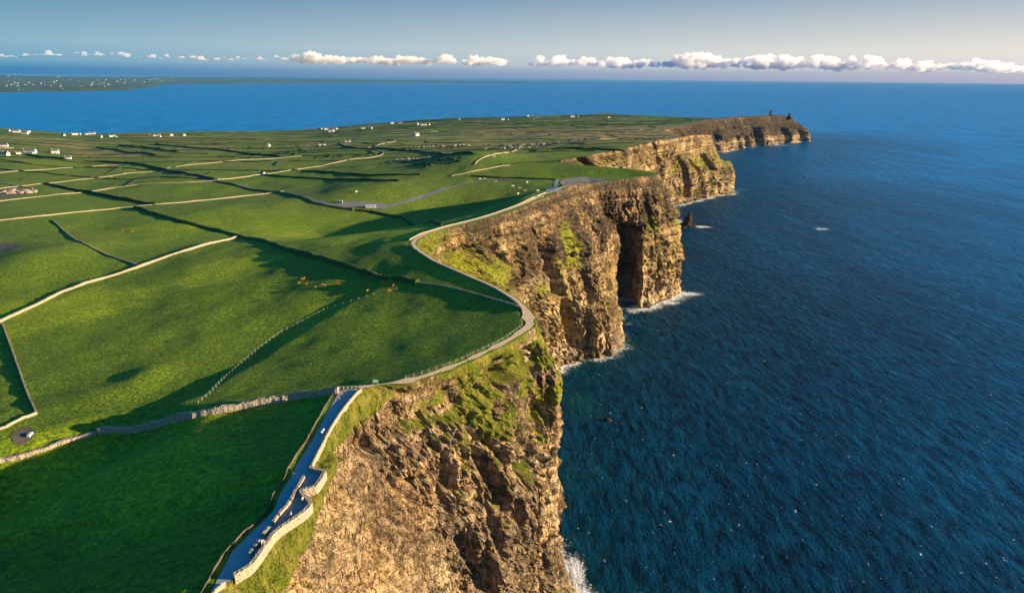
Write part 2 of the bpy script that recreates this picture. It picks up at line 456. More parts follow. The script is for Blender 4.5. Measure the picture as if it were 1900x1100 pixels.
# ------------------------------------------------------------------ cliff face
NT = 300
tt = np.linspace(0, 1, NT)**.92*4.0
FX = np.zeros((NS, NT, 3))
for k in range(3):
    Yk = RING[:, :, k]
    dl = np.diff(Yk, axis=1)
    d = np.zeros_like(Yk)
    for i in range(1, 4):
        pr = dl[:, i-1]*dl[:, i]
        d[:, i] = np.where(pr > 0, 2*pr/np.where(pr > 0, dl[:, i-1]+dl[:, i], 1), 0)
    d[:, 0] = dl[:, 0]; d[:, 4] = dl[:, 3]
    i = np.clip(np.floor(tt).astype(int), 0, 3); t = (tt-i)[None, :]
    FX[:, :, k] = ((1+2*t)*(1-t)**2*Yk[:, i]+t*(1-t)**2*d[:, i]+t*t*(3-2*t)*Yk[:, i+1]+t*t*(t-1)*d[:, i+1])
def normals(X):
    a = np.gradient(X, axis=0); b = np.gradient(X, axis=1); n = np.cross(b, a)
    return n/np.maximum(np.linalg.norm(n, axis=2, keepdims=True), 1e-6)
def blur0(X, k):
    c = np.cumsum(np.pad(X, ((k+1, k), (0, 0), (0, 0)), mode='edge'), axis=0)
    return (c[2*k+1:]-c[:-(2*k+1)])/(2*k+1)
N0 = normals(blur0(FX, 6)); N0[..., 2] *= .25
if N0[NS//8, NT//2, 0] < 0: N0 = -N0
N0 /= np.maximum(np.linalg.norm(N0, axis=2, keepdims=True), 1e-6)
x, y, z = FX[..., 0], FX[..., 1], FX[..., 2]
fade = sstep(0, .9, tt)[None, :]; fade_s = sstep(0, .12, tt)[None, :]
rockw = np.clip(sstep(.75, 1.35, tt)[None, :] + sstep(212, 235, ey)[:, None]*.75*sstep(.1, .5, tt)[None, :], 0, 1)
big = 7.5*fbm(x/34, y/34, z/90, o=3, seed=51)
rid = fbm(x/13, y/13, z/55, o=4, seed=52, ridged=True)
flu = 4.2*(rid-.25) + 2.2*(fbm(x/5.5, y/5.5, z/26, o=3, seed=61, ridged=True)-.2)
strz = z+3*fbm(x/60, y/60, o=2, seed=60)+.03*x
def lay(h, seed):
    q = h; i = np.floor(q); f = q-i
    a = _hash(i, i*0, i*0, seed); b = _hash(i+1, i*0, i*0, seed); t = sstep(.0, .35, f)
    return a*(1-t)+b*t
sm = .45+.75*sstep(-.1, .4, fbm(x/40, y/40, z/30, o=2, seed=62))
nearf = sstep(360, 300, y)
strata = (lay(strz/9.0, 3)*1.6+lay(strz/3.1, 4)*1.0+lay(strz/1.3, 6)*.35)*sm + nearf*lay(strz/15.0+.4, 8)*3.4 + nearf*lay(strz/5.2, 2)*1.2*sstep(-.2, .3, noise(x/18, y/18, z/25, seed=63))
q_ = 3.2*fbm(x/7, y/7, z/10, o=4, seed=54); fr_ = q_-np.floor(q_)
blk = 1.7*(np.floor(q_)+sstep(.0, .22, fr_))/1.6
q_ = 3.0*fbm(x/2.6+.3*z, y/2.6, z/3.2, o=3, seed=64); fr_ = q_-np.floor(q_)
blk = blk + .75*(np.floor(q_)+sstep(.0, .3, fr_))/1.5
fine = nearf*(1.5*(fbm(x/3.4, y/3.4, z/4.4, o=4, seed=65, ridged=True)-.2)) + 1.6*fbm(x/4.2, y/4.2, z/6, o=4, seed=53)+.5*fbm(x/1.3, y/1.3, z/2, o=2, seed=56)
tw = sstep(60, 40, z)*.6+.7
sS = SS[:, None]+3*fbm(x/20, y/20, z/25, o=2, seed=98)
cl_ = np.clip(1-np.abs(noise(sS/11.0, z/75, seed=97))*3.2, 0, 1)**2
cl2 = np.clip(1-np.abs(noise(sS/4.6, z/38, seed=99))*3.0, 0, 1)**2
disp = -rockw*(5.5*cl_*sstep(-.3, .3, noise(sS/60, z/50, seed=96)) + 1.8*cl2) + fade*(big) + rockw*(flu*tw + strata + blk + fine) + (1-rockw)*fade_s*(1.3*fbm(x/5, y/5, z/5, o=3, seed=57)+.45*fbm(x/1.2, y/1.2, z/1.2, o=2, seed=58))
jx = np.clip(1-np.abs(noise(sS/7.5, z/60, seed=101))*2.6, 0, 1)**2
disp = disp - rockw*sstep(235, 205, y)*(4.2*jx + 2.4*np.maximum(lay(strz/11.0, 12), 0)*sstep(.6, 1.4, tt)[None, :])
# keep the nose ridge where it was traced
lumpy = sstep(212, 235, ey)[:, None]*sstep(470, 300, ey)[:, None]*sstep(.15, .6, tt)[None, :]*sstep(2.0, 1.2, tt)[None, :]
disp = disp + lumpy*3.2*fbm(x/7, y/7, z/7, o=3, seed=77)
# gullies, caves and clefts: (px, py, z | half width, z0, z1, depth)
GUL = [((40, 562), 7, 20, 95, 12), ((52, 590), 6, 5, 60, 10), ((24, 575), 5, 60, 120, 8), ((62, 592), 4, 0, 30, 7), ((78, 604), 4, 0, 24, 7),
       ((118, 790), 10, -5, 95, 16),
       ((18, 252), 4, 50, 104, 11), ((10, 244), 2.6, 0, 62, 9), ((20, 262), 2.2, -5, 55, 8), ((-4, 236), 3, 78, 100, 7), ((0, 228), 2.6, 0, 50, 8), ((-14, 212), 3, 70, 100, 5), ((5, 215), 2.5, -5, 60, 6), ((-5, 190), 3, 10, 80, 6), ((27, 276), 3, 92, 122, 6), ((22, 262), 3, 0, 60, 6), ((0, 225), 4, 10, 60, 5), ((5, 262), 6, 112, 136, 5),
       ((345, 1470), 12, 10, 105, 22), ((385, 1500), 8, 40, 95, 18), ((420, 1530), 10, 60, 100, 16), ((128, 1010), 9, 40, 150, 22), ((230, 1330), 8, 60, 150, 18),
       ((738, 2580), 26, -5, 75, 40), ((870, 2770), 22, -5, 45, 34), ((930, 2822), 20, -5, 40, 30), ((1010, 2870), 26, -5, 70, 36), ((1180, 3020), 18, -5, 60, 30), ((1270, 3110), 18, -5, 50, 30)]
_v = FX.reshape(-1, 3)-np.array([0, 0, CAM_H]); _k = _v@_F; _px = 950+CAM_F*(_v@_R)/_k; _py = 550-CAM_F*(_v@_U)/_k
def on_face(px, py):
    m_ = (np.abs(_px-px) < 3.5) & (np.abs(_py-py) < 3.5) & (_k > 0); i_ = np.nonzero(m_)[0]
    if len(i_) == 0: return None
    return i_[np.argmin(_k[i_])]
GP = [(1026, 445, 552, 8.5, 26), (1062, 556, 648, 9, 24), (1092, 430, 560, 8, -8), (1102, 575, 650, 8, -8), (1012, 600, 680, 8, -5), (985, 440, 500, 6, -5), (1097, 612, 662, 3, 9), (962, 468, 520, 3, 7), (925, 448, 492, 3, 6), (1085, 500, 560, 3, 6), (1003, 560, 610, 4, 8), (1120, 420, 470, 3, 6), (1210, 360, 420, 3, 6), (1225, 470, 545, 2.5, 5),
      (968, 800, 890, 6, 13), (952, 930, 1010, 2.6, 11), (1002, 945, 1015, 2.8, 9), (938, 676, 725, 3.5, 7), (792, 985, 1060, 2.6, 7), (765, 930, 985, 2.0, 5), (870, 985, 1080, 2.6, 7), (822, 845, 905, 2.2, 5), (905, 870, 930, 2.2, 6), (700, 985, 1050, 2.0, 5), (1025, 1000, 1080, 2.4, 7), (845, 740, 790, 2.5, 5), (1000, 755, 800, 3, 6), (735, 850, 900, 2, 4), (660, 1040, 1090, 2, 4), (900, 1040, 1095, 3, 6)]
GG = [((gx, gy), hw, z0, z1, dep, None) for (gx, gy), hw, z0, z1, dep in GUL if gy > 700]
for (px_, p0_, p1_, hw, dep) in GP:
    a_, b_ = on_face(px_, p0_), on_face(px_, p1_); c_ = on_face(px_, (p0_+p1_)/2)
    if a_ is None or b_ is None or c_ is None: continue
    GG.append(((px_, p0_), hw, _v[b_, 2]+CAM_H, _v[a_, 2]+CAM_H, dep, SS[c_//NT]))
for (gx, gy), hw, z0, z1, dep, si in GG:
    if si is None:
        i0 = np.argmin(np.hypot(FX[:, :, 0]-gx, FX[:, :, 1]-gy)+np.abs(FX[:, :, 2]-.5*(z0+z1))*.5); si = SS[i0//NT]
    ds = (SS-si)[:, None] + 3*noise(z/14, z*0, seed=int(abs(gx)))*hw/8
    prof = np.exp(-(np.abs(ds)/hw)**3)*sstep(z0-6, z0+3, z)*sstep(z1+8, z1-6, z)
    disp = disp - dep*prof
nose = np.exp(-(((SS-np.interp(280.3, ey, SS))/10)**2))[:, None]
disp = disp*(1-.55*nose)
disp[:, 0] = 0
FD = FX + N0*disp[..., None]
FD[:, :, 2] = np.where(tt[None, :] > 3.97, -3, FD[:, :, 2])
FD[:, 0] = RING[:, 0]
# vegetation + tone attributes
Nn = normals(FD)
if Nn[NS//8, NT//2, 0] < 0: Nn = -Nn
up = Nn[..., 2]
x, y, z = FD[..., 0], FD[..., 1], FD[..., 2]
steep = sstep(330, 250, y)
veg = sstep(.58+.10*steep, .84+.05*steep, up + .22*fbm(x/9, y/9, z/9, o=4, seed=71))*(1-.5*sstep(100, 60, z)*steep)
veg = np.maximum(veg, (1-rockw)*sstep(232, 205, y)*np.ones_like(z))
upper = sstep(95, 128, z)*sstep(212, 240, y)*sstep(520, 420, y)
veg = np.maximum(veg, upper*sstep(-.12, .25, fbm(x/8, y/8, z/6, o=4, seed=72)+.15))
veg = veg*(1-.6*sstep(495, 540, y)*sstep(900, 780, y))*(1-.6*sstep(230, 212, y)*sstep(.9, 1.25, tt)[None, :])
# grassy aprons where the photo has them: (x, y, z, rx, rz, amount)
PATCH = [(-20, 470, 120, 34, 22, 1.6), (-5, 500, 108, 26, 16, 1.5), (55, 612, 108, 14, 22, 1.9), (40, 590, 90, 14, 18, 1.0), (25, 560, 80, 26, 14, .7),
         (160, 765, 95, 18, 12, 1.0), (195, 805, 95, 16, 16, .9), (375, 1490, 88, 60, 20, 1.5), (310, 1400, 85, 40, 22, 1.2), (460, 1570, 85, 55, 16, 1.3),
         (12, 275, 112, 12, 14, 1.2), (200, 1180, 60, 60, 20, .5), (820, 2700, 70, 60, 20, 1.1), (1010, 2920, 75, 50, 20, .9), (1180, 3060, 75, 60, 20, .7), (95, 640, 118, 20, 18, .7), (99, 620, 60, 12, 40, .5)]
vn = fbm(x/11, y/11, z/14, o=4, seed=73); lime = np.zeros_like(z)
for (a, b, c_, rx, rz, am) in PATCH:
    lime = np.maximum(lime, min(am, 1)*np.exp(-((x-a)**2+(y-b)**2)/(rx*rx)-((z-c_)/rz)**2))
    veg = np.maximum(veg, np.clip(am*np.exp(-((x-a)**2+(y-b)**2)/(rx*rx)-((z-c_)/rz)**2)*1.3+vn*.7-.35, 0, 1)*sstep(.05, .35, up+.15))
veg = np.clip(veg, 0, 1)*sstep(6, 20, z)
# banded tone of the beds: cream sandstone ledges, brown shale
bed = .5+.5*lay(strz/7.0, 3)*.5+.25*lay(strz/2.6, 4)
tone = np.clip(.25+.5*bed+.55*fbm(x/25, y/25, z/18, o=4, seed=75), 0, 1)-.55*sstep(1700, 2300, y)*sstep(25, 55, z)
tone = tone + .22*sstep(340, 300, y)*sstep(.2, .5, lay(strz/15.0+.4, 8))*sstep(-.2, .2, fbm(x/14, y/14, z/10, o=3, seed=83))
zone = sstep(440, 500, y)*sstep(1100, 950, y)
tone = tone - .26*zone*sstep(84, 102, z+6*fbm(x/15, y/15, o=3, seed=79)) + .25*zone*sstep(34, 20, z)
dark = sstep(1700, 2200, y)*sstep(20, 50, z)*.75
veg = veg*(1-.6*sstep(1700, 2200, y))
ochre = zone*sstep(18, 34, z)*sstep(98, 80, z)*(.45+.55*sstep(-.1, .3, fbm(x/16, y/16, z/20, o=3, seed=80)))
warm = np.clip(sstep(330, 215, y)*(.5+.5*sstep(-12, -38, x)), 0, 1)

m = NM('cliff_rock'); p = m.pos()
nA = m.noise(m.pos((1, 1, 1.6)), .30, 7, .72); nB = m.noise(m.pos((1, 1, .22)), .42, 6, .68); nC = m.noise(p, 1.7, 6, .72)
nD = m.noise(m.pos((1, 1, .8), .6), .085, 4, .6, .6)
lam = m.noise(m.pos((.05, .05, 1.5)), 1.0, 4, .6, .5)
vo = m.n('ShaderNodeTexVoronoi', feature='DISTANCE_TO_EDGE', i_Scale=.42)
wv = m.n('ShaderNodeVectorMath', operation='ADD', i_0=m.pos((1, 1, .55)), i_1=m.mix(1.0, m.n('ShaderNodeTexNoise', i_Vector=p, i_Scale=.5, i_Detail=3).outputs['Color'], (3., 3., 3.), 'MULTIPLY'))
m.put(vo.inputs['Vector'], wv)
crack = m.ramp(vo.outputs['Distance'], [(.0, 1.0), (.07, 0.0)])
rock = m.ramp(m.math('ADD', m.math('MULTIPLY', m.attr('tone'), .42), m.math('MULTIPLY', nA, .70)),
              [(.40, (.060, .040, .024)), (.48, (.26, .172, .085)), (.56, (.54, .385, .205)), (.70, (.80, .655, .44))])
nE = m.noise(m.pos((1, 1, .45)), .032, 3, .5)
rock = m.mix(1.0, rock, m.mix(m.ramp(nE, [(.38, 0.0), (.60, 1.0)]), (.50, .47, .48), (1.25, 1.18, 1.05)), 'MULTIPLY')
rock = m.mix(m.ramp(nB, [(.50, 0.0), (.62, .7)]), rock, m.mix(nC, (.040, .031, .026), (.13, .10, .07)))
rock = m.mix(m.ramp(nD, [(.50, 0.0), (.60, .5)]), rock, m.mix(1.0, rock, (.45, .43, .44), 'MULTIPLY'))
rock = m.mix(m.ramp(lam, [(.53, 0.0), (.62, .5)]), rock, m.mix(1.0, rock, (1.8, 1.7, 1.5), 'MULTIPLY'))
rock = m.mix(m.math('MULTIPLY', m.attr('warm'), .42), rock, m.mix(m.ramp(nA, [(.35, 0.0), (.62, 1.0)]), (.30, .165, .065), (.74, .51, .27)))
nF = m.noise(m.pos((1, 1, .6), .4), .55, 8, .78, .5)
rock = m.mix(m.ramp(nF, [(.40, .85), (.50, 0.0)]), rock, (.060, .042, .028))
rock = m.mix(m.ramp(nF, [(.54, 0.0), (.66, .6)]), rock, (.60, .49, .33))
rock = m.mix(m.ramp(nC, [(.38, .7), (.52, 0.0)]), rock, m.mix(1.0, rock, (.38, .35, .33), 'MULTIPLY'))
rock = m.mix(m.math('MULTIPLY', m.math('MULTIPLY', crack, m.ramp(nE, [(.35, .7), (.6, .05)])), .8), rock, (.030, .024, .018))
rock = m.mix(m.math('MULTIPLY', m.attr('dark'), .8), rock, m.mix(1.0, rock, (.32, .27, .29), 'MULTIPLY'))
rock = m.mix(m.math('MULTIPLY', m.attr('ochre'), m.ramp(nA, [(.42, 0.1), (.58, .75)])), rock, (.46, .335, .10))
l2 = m.noise(m.pos((.010, .010, .30), 0), 1.0, 3, .55, .25)
brk = m.ramp(nE, [(.36, .25), (.58, 1.0)])
rock = m.mix(m.math('MULTIPLY', m.ramp(l2, [(.40, .8), (.47, 0.0)]), brk), rock, m.mix(1.0, rock, (.34, .31, .31), 'MULTIPLY'))
rock = m.mix(m.math('MULTIPLY', m.ramp(l2, [(.55, 0.0), (.60, .6)]), brk), rock, m.mix(1.0, rock, (1.5, 1.42, 1.28), 'MULTIPLY'))
jt = m.math('ABSOLUTE', m.math('SUBTRACT', m.noise(m.pos((1, 1, .07)), .21, 4, .6), .5))
jl = m.ramp(jt, [(.0, 1.0), (.022, 0.0)])
th = m.math('ABSOLUTE', m.math('SUBTRACT', m.noise(m.pos((.05, .05, 1)), .55, 3, .6), .5))
hl = m.ramp(th, [(.0, 1.0), (.018, 0.0)])
rock = m.mix(m.math('MULTIPLY', m.math('MAXIMUM', jl, m.math('MULTIPLY', hl, .8)), .78), rock, (.034, .026, .020))
moss = m.mix(m.ramp(m.noise(p, .22, 5, .6), [(.52, 0.0), (.68, .4)]), rock, (.17, .13, .03))
gr = m.mix(m.ramp(m.noise(p, 1.0, 5, .65), [(.3, 0.0), (.7, 1.0)]), (.040, .075, .006), (.21, .225, .012))
gr = m.mix(m.ramp(m.noise(p, .16, 4, .6), [(.45, 0.0), (.68, .8)]), gr, (.30, .25, .05))
gr = m.mix(m.math('MULTIPLY', m.attr('lime'), 1.2), gr, m.mix(nC, (.16, .20, .010), (.36, .36, .020)))
vf = m.ramp(m.math('ADD', m.attr('veg'), m.math('MULTIPLY', m.math('SUBTRACT', nC, .5), .7)), [(.35, 0.0), (.62, 1.0)])
m.color(m.mix(vf, moss, gr))
b1 = m.bump(m.math('ADD', m.math('MULTIPLY', nA, 1.2), m.math('ADD', nC, m.math('SUBTRACT', m.math('MULTIPLY', lam, .5), m.math('ADD', m.math('MULTIPLY', crack, .25), m.math('MULTIPLY', jl, .9))))), 1.3, 1.0)
M_ROCK = m.m
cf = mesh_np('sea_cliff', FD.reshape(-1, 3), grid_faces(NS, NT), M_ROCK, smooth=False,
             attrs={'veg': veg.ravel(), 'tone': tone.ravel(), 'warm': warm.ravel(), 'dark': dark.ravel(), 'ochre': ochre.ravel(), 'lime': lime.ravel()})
tag(cf, kind='structure')
FOOT = FD[:, -12, :2]                       # footline near the water

# ------------------------------------------------------------------ sea
az = np.concatenate([np.linspace(-1.5, -.66, 60)[:-1], np.linspace(-.66, .72, 620), np.linspace(.72, 1.6, 60)[1:]])
rr = np.geomspace(60, 120000, 720)
SX = rr[:, None]*np.sin(az)[None, :]; SY = rr[:, None]*np.cos(az)[None, :]
sx, sy = SX.ravel(), SY.ravel()
near = (np.hypot(sx, sy) < 4200)
dmin = np.full(sx.shape, 1e4)
fp = FOOT[::4]; idx = np.nonzero(near & (sx > -80))[0]
for k in range(0, len(idx), 4000):
    ii = idx[k:k+4000]
    dmin[ii] = np.sqrt(((sx[ii][:, None]-fp[None, :, 0])**2+(sy[ii][:, None]-fp[None, :, 1])**2).min(1))
STACK = P(1277, 420, 0)
dst = np.hypot(sx-STACK[0]-4, (sy-STACK[1])/1.0)
FOAMSPOT = [(P(1248, 410, 0), 20, 35, .9), (P(1276, 545, 0), 18, 8, 1.0), (P(1240, 562, 0), 14, 8, .9), (P(1175, 578, 0), 9, 10, .7), (P(1145, 590, 0), 9, 12, .9), (P(1165, 600, 0), 8, 6, .6), (P(1070, 1060, 0), 5, 14, .9),
            (P(1110, 668, 0), 12, 4, .6), (P(1300, 421, 0), 22, 9, 1.0), (P(1380, 352, 0), 20, 20, .5), (P(1446, 270, 0), 70, 25, .7), (P(1525, 425, 0), 16, 12, .8), (P(1042, 700, 0), 8, 5, .4)]
foam = np.exp(-dmin/np.where(sy > 700, 20.0, 11.0))*(1.15+.5*fbm(sx/18, sy/18, o=3, seed=81))
for c_, rx, ry, am in FOAMSPOT: foam = np.maximum(foam, 1.25*am*np.exp(-((sx-c_[0])/rx/1.25)**2-((sy-c_[1])/ry/1.25)**2))
foam = np.maximum(foam, np.exp(-np.maximum(dst-9, 0)/5.0)*.7)
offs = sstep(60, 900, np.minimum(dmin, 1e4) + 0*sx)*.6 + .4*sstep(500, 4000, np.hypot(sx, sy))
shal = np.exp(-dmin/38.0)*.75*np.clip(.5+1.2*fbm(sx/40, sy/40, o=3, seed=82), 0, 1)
tq = P(1075, 750, 0); shal = np.maximum(shal, .9*np.exp(-((sx-tq[0])/16)**2-((sy-tq[1])/26)**2))
m = NM('sea_water')
w1 = m.noise(m.pos((1, .30, 1), R_(38)), .17, 6, .66, .3); w2 = m.noise(m.pos((1, .55, 1), R_(30)), .7, 4, .65); w3 = m.noise(m.pos((1, .5, 1), R_(45)), .03, 4, .6)
hgt = m.math('ADD', m.math('MULTIPLY', w1, 1.0), m.math('ADD', m.math('MULTIPLY', w2, .38), m.math('MULTIPLY', w3, 1.6)))
wav = m.math('ADD', m.math('MULTIPLY', w1, .6), m.math('MULTIPLY', w2, .4))  # light and shade of wave facets, put into the water colour
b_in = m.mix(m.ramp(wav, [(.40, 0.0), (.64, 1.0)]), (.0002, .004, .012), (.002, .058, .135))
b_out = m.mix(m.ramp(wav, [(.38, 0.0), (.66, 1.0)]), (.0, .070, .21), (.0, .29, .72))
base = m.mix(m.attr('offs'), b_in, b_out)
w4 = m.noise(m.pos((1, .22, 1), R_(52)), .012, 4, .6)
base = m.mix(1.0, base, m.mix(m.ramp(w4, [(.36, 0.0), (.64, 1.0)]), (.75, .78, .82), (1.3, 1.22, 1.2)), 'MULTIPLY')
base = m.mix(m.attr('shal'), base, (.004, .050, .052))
fn = m.noise(m.pos((1, 1.4, 1), .5), .33, 7, .78, .8); fn2 = m.noise(m.pos((1, .5, 1), R_(38)), .34, 3, .5)
foamv = m.math('ADD', m.math('MULTIPLY', m.attr('foam'), 1.15), m.math('MULTIPLY', m.math('SUBTRACT', fn, .72), 2.6))
foamf = m.ramp(foamv, [(.12, 0.0), (.50, 1.0)])
cap = m.math('MULTIPLY', m.ramp(fn2, [(.675, 0.0), (.71, 1.0)]), m.ramp(fn, [(.5, 0.0), (.6, 1.0)]))
fm = m.math('MAXIMUM', foamf, m.math('MULTIPLY', cap, .8))
m.color(m.mix(fm, base, (.62, .66, .68)))
m.put(m.b.inputs['Roughness'], m.mix(fm, (.30, .30, .30), (.9, .9, .9)))
m.b.inputs['Specular Tint'].default_value = (.18, .62, 1, 1)
m.b.inputs['Specular IOR Level'].default_value = .025; m.b.inputs['IOR'].default_value = 1.33
m.bump(hgt, 4.5, 1.0)
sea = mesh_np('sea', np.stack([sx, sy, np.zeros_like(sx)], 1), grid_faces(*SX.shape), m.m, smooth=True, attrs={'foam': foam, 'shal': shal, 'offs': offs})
tag(sea, kind='structure')

# ------------------------------------------------------------------ materials for built things
M_WALL = NM('flagstone'); _p = M_WALL.pos(); _n = M_WALL.noise(_p, 1.4, 5, .7); _v = M_WALL.n('ShaderNodeTexVoronoi', i_Vector=_p, i_Scale=1.7)
M_WALL.color(M_WALL.mix(M_WALL.ramp(_n, [(.3, 0.0), (.7, 1.0)]), M_WALL.mix(.12, (.17, .135, .095), _v.outputs['Color']), (.40, .325, .225)))
M_WALL.bump(M_WALL.math('ADD', _n, _v.outputs['Distance']), .3); M_WALL.b.inputs['Roughness'].default_value = .9; M_WALL = M_WALL.m
M_BANK = simple('grassy_bank', (.040, .065, .014), (.075, .095, .022), .8, .95, .3)
M_HEDGE = simple('hedge_leaves', (.020, .036, .012), (.045, .055, .018), .7, .95, .5)
M_PAVE = simple('path_paving', (.23, .25, .275), (.29, .31, .335), 1.2, .85, .03)
M_GRAVEL = simple('path_gravel', (.56, .37, .20), (.74, .53, .32), 1.0, .95, .08)
M_TAR = simple('road_tarmac', (.10, .105, .115), (.15, .155, .165), .5, .9, .02)
M_SOIL = simple('bare_soil', (.22, .17, .12), (.36, .29, .22), .35, .95, .2)
M_MUD = simple('dark_mud', (.075, .060, .040), (.15, .12, .08), .5, .95, .2)
M_POST = simple('weathered_post', (.42, .38, .31), (.55, .50, .42), 3, .8, 0)
M_WHITE = simple('white_render', (.58, .57, .55), (.66, .65, .62), .5, .85, 0)
M_CREAM = simple('cream_render', (.62, .56, .44), (.70, .64, .52), .5, .85, 0)
M_SLATE = simple('slate_roof', (.085, .088, .10), (.14, .14, .15), 1.5, .7, .03)
M_GLASS = simple('dark_window', (.03, .035, .045), (.05, .055, .06), 1, .25, 0)
M_TRIM = simple('painted_door', (.10, .07, .05), (.13, .09, .06), 1, .5, 0)
M_PAINTW = simple('white_vehicle_paint', (.62, .62, .62), (.58, .59, .60), .4, .35, 0)
M_RUBBER = simple('tyre_rubber', (.025, .025, .027), (.035, .035, .037), 4, .85, 0)
M_GREY = simple('galvanised_steel', (.45, .46, .47), (.36, .37, .38), 3, .45, 0)
M_SIGN = simple('pale_green_board', (.42, .62, .45), (.62, .74, .62), 1.5, .5, 0)

def resample(pts, step):
    pts = [np.array(p, float) for p in pts]; out = [pts[0]]
    for a, b in zip(pts[:-1], pts[1:]):
        L = np.linalg.norm(b[:2]-a[:2]); n = max(1, int(round(L/(step if not callable(step) else step(a)))))
        for i in range(1, n+1): out.append(a+(b-a)*i/n)
    return np.array(out)

def smooth_pts(pts, n=2):
    pts = [np.array(p, float) for p in pts]
    for _ in range(n):
        o = [pts[0]]
        for a, b in zip(pts[:-1], pts[1:]): o += [a*.75+b*.25, a*.25+b*.75]
        pts = o+[pts[-1]]
    return pts

def sweep(name, pts, w, h, mat, parent=None, rough=.12, seed=0, round_=False, base=.4, zf=None, slabs=False):
    """a wall or bank following the ground along a line"""
    pts = np.asarray(pts); n = len(pts)
    tan = np.gradient(pts[:, :2], axis=0); tan /= np.maximum(np.linalg.norm(tan, axis=1, keepdims=True), 1e-6)
    nor = np.c_[-tan[:, 1], tan[:, 0]]
    z = TZ(pts[:, 0], pts[:, 1]) if zf is None else zf(pts[:, 0], pts[:, 1])
    rng = np.random.RandomState(seed+n)
    jn = np.interp(np.arange(n), np.arange(0, n+6, 5), rng.rand(len(np.arange(0, n+6, 5)))-.5)
    hh = h*(1+rough*(2.6*jn+.7*(rng.rand(n)-.5))); ww = w*(1+rough*2*(rng.rand(n)-.5))
    prof = [(-.5, -base), (-.5, .45), (-.32, .85), (0, 1.0), (.32, .85), (.5, .45), (.5, -base)] if round_ else [(-.5, -base), (-.47, .55), (-.42, 1.0), (.42, 1.0), (.47, .55), (.5, -base)]
    V = []
    for (a, b) in prof:
        off = a*ww; zz = z+(b*hh if b > 0 else b)
        if round_: off = off+rng.randn(n)*w*.06; zz = zz+rng.randn(n)*h*.05
        V.append(np.c_[pts[:, 0]+nor[:, 0]*off, pts[:, 1]+nor[:, 1]*off, zz])
    k = len(prof); V = np.stack(V, 1).reshape(-1, 3)
    F = grid_faces(n, k).tolist(); F.append(list(range(k))); F.append([(n-1)*k+i for i in range(k)][::-1])
    return mesh_py(name, V, F, mat, parent, smooth=round_)

def pxline(pl, step=None, sm=1):
    pts = [G(a, b) for a, b in pl]
    if sm: pts = smooth_pts(pts, sm)
    return resample(pts, step or (lambda a: max(.7, np.hypot(a[0], a[1])*.004)))

def drape_poly(name, poly, mat, lift=.1, h=.8, kind='structure'):
    poly = np.array(poly)[:, :2]; x0, y0 = poly.min(0); x1, y1 = poly.max(0)
    gx = np.arange(x0, x1+h, h); gy = np.arange(y0, y1+h, h); nx, ny = len(gx), len(gy)
    cx, cy = np.meshgrid(gx[:-1]+h/2, gy[:-1]+h/2)
    ins = np.zeros(cx.shape, bool); j = len(poly)-1
    wob = .5*h
    for i in range(len(poly)):
        (xi, yi), (xj, yj) = poly[i], poly[j]
        ins ^= ((yi > cy) != (yj > cy)) & (cx < (xj-xi)*(cy-yi)/(yj-yi+1e-9)+xi); j = i
    r, c = np.nonzero(ins); a = r*nx+c
    F = np.stack([a, a+1, a+nx+1, a+nx], 1); used, inv = np.unique(F.ravel(), return_inverse=True)
    X, Y = np.meshgrid(gx, gy); X, Y = X.ravel()[used], Y.ravel()[used]
    o = mesh_np(name, np.c_[X, Y, TZ(X, Y)+lift], inv.reshape(-1, 4), mat, smooth=True)
    return tag(o, kind=kind)

def ribbon(name, pts, w, mat, lift=.08, nc=4, zf=None):
    pts = np.asarray(pts); tan = np.gradient(pts[:, :2], axis=0); tan /= np.maximum(np.linalg.norm(tan, axis=1, keepdims=True), 1e-6)
    nor = np.c_[-tan[:, 1], tan[:, 0]]; w = np.broadcast_to(w, len(pts))
    V = []
    rng = np.random.RandomState(len(pts)); jit = np.interp(np.arange(len(pts)), np.arange(0, len(pts)+4, 3), rng.randn(len(np.arange(0, len(pts)+4, 3))))
    for i in range(nc+1):
        o = (i/nc-.5)*w*(1+.25*jit*(1 if i in (0, nc) else 0)); X = pts[:, 0]+nor[:, 0]*o; Y = pts[:, 1]+nor[:, 1]*o
        V.append(np.c_[X, Y, TZ(X, Y)+lift+np.hypot(X, Y)*.0003])
    o = mesh_np(name, np.stack(V, 1).reshape(-1, 3), grid_faces(len(pts), nc+1), mat)
    return tag(o, kind='structure')

# ------------------------------------------------------------------ clifftop footpath, viewing terrace, its walls
left_px = [(628, 729), (600, 778), (578, 820), (558, 850), (526, 904), (507, 945), (482, 973), (431, 1023), (390, 1100)]
LP = np.array([P(a, b, 150) for a, b in left_px]); LP = LP[np.argsort(LP[:, 1])]
ly = np.concatenate([[-100, 40], LP[:, 1]]); lx = np.concatenate([[-78, -71.5], LP[:, 0]])
left_x = lambda y: np.interp(y, ly, lx)
yy = np.arange(-90, 212.5, .6); ncs = 9
PVx = left_x(yy)[:, None]+(edge_x(yy)-.25-left_x(yy))[:, None]*np.linspace(0, 1, ncs)[None, :]; PVy = np.repeat(yy[:, None], ncs, 1)
pave = mesh_np('footpath', np.c_[PVx.ravel(), PVy.ravel(), TZ(PVx.ravel(), PVy.ravel())+.10], grid_faces(len(yy), ncs), M_PAVE)
tag(pave, kind='structure')
rng_i = [i for i in range(NS) if ey[i] > 213]
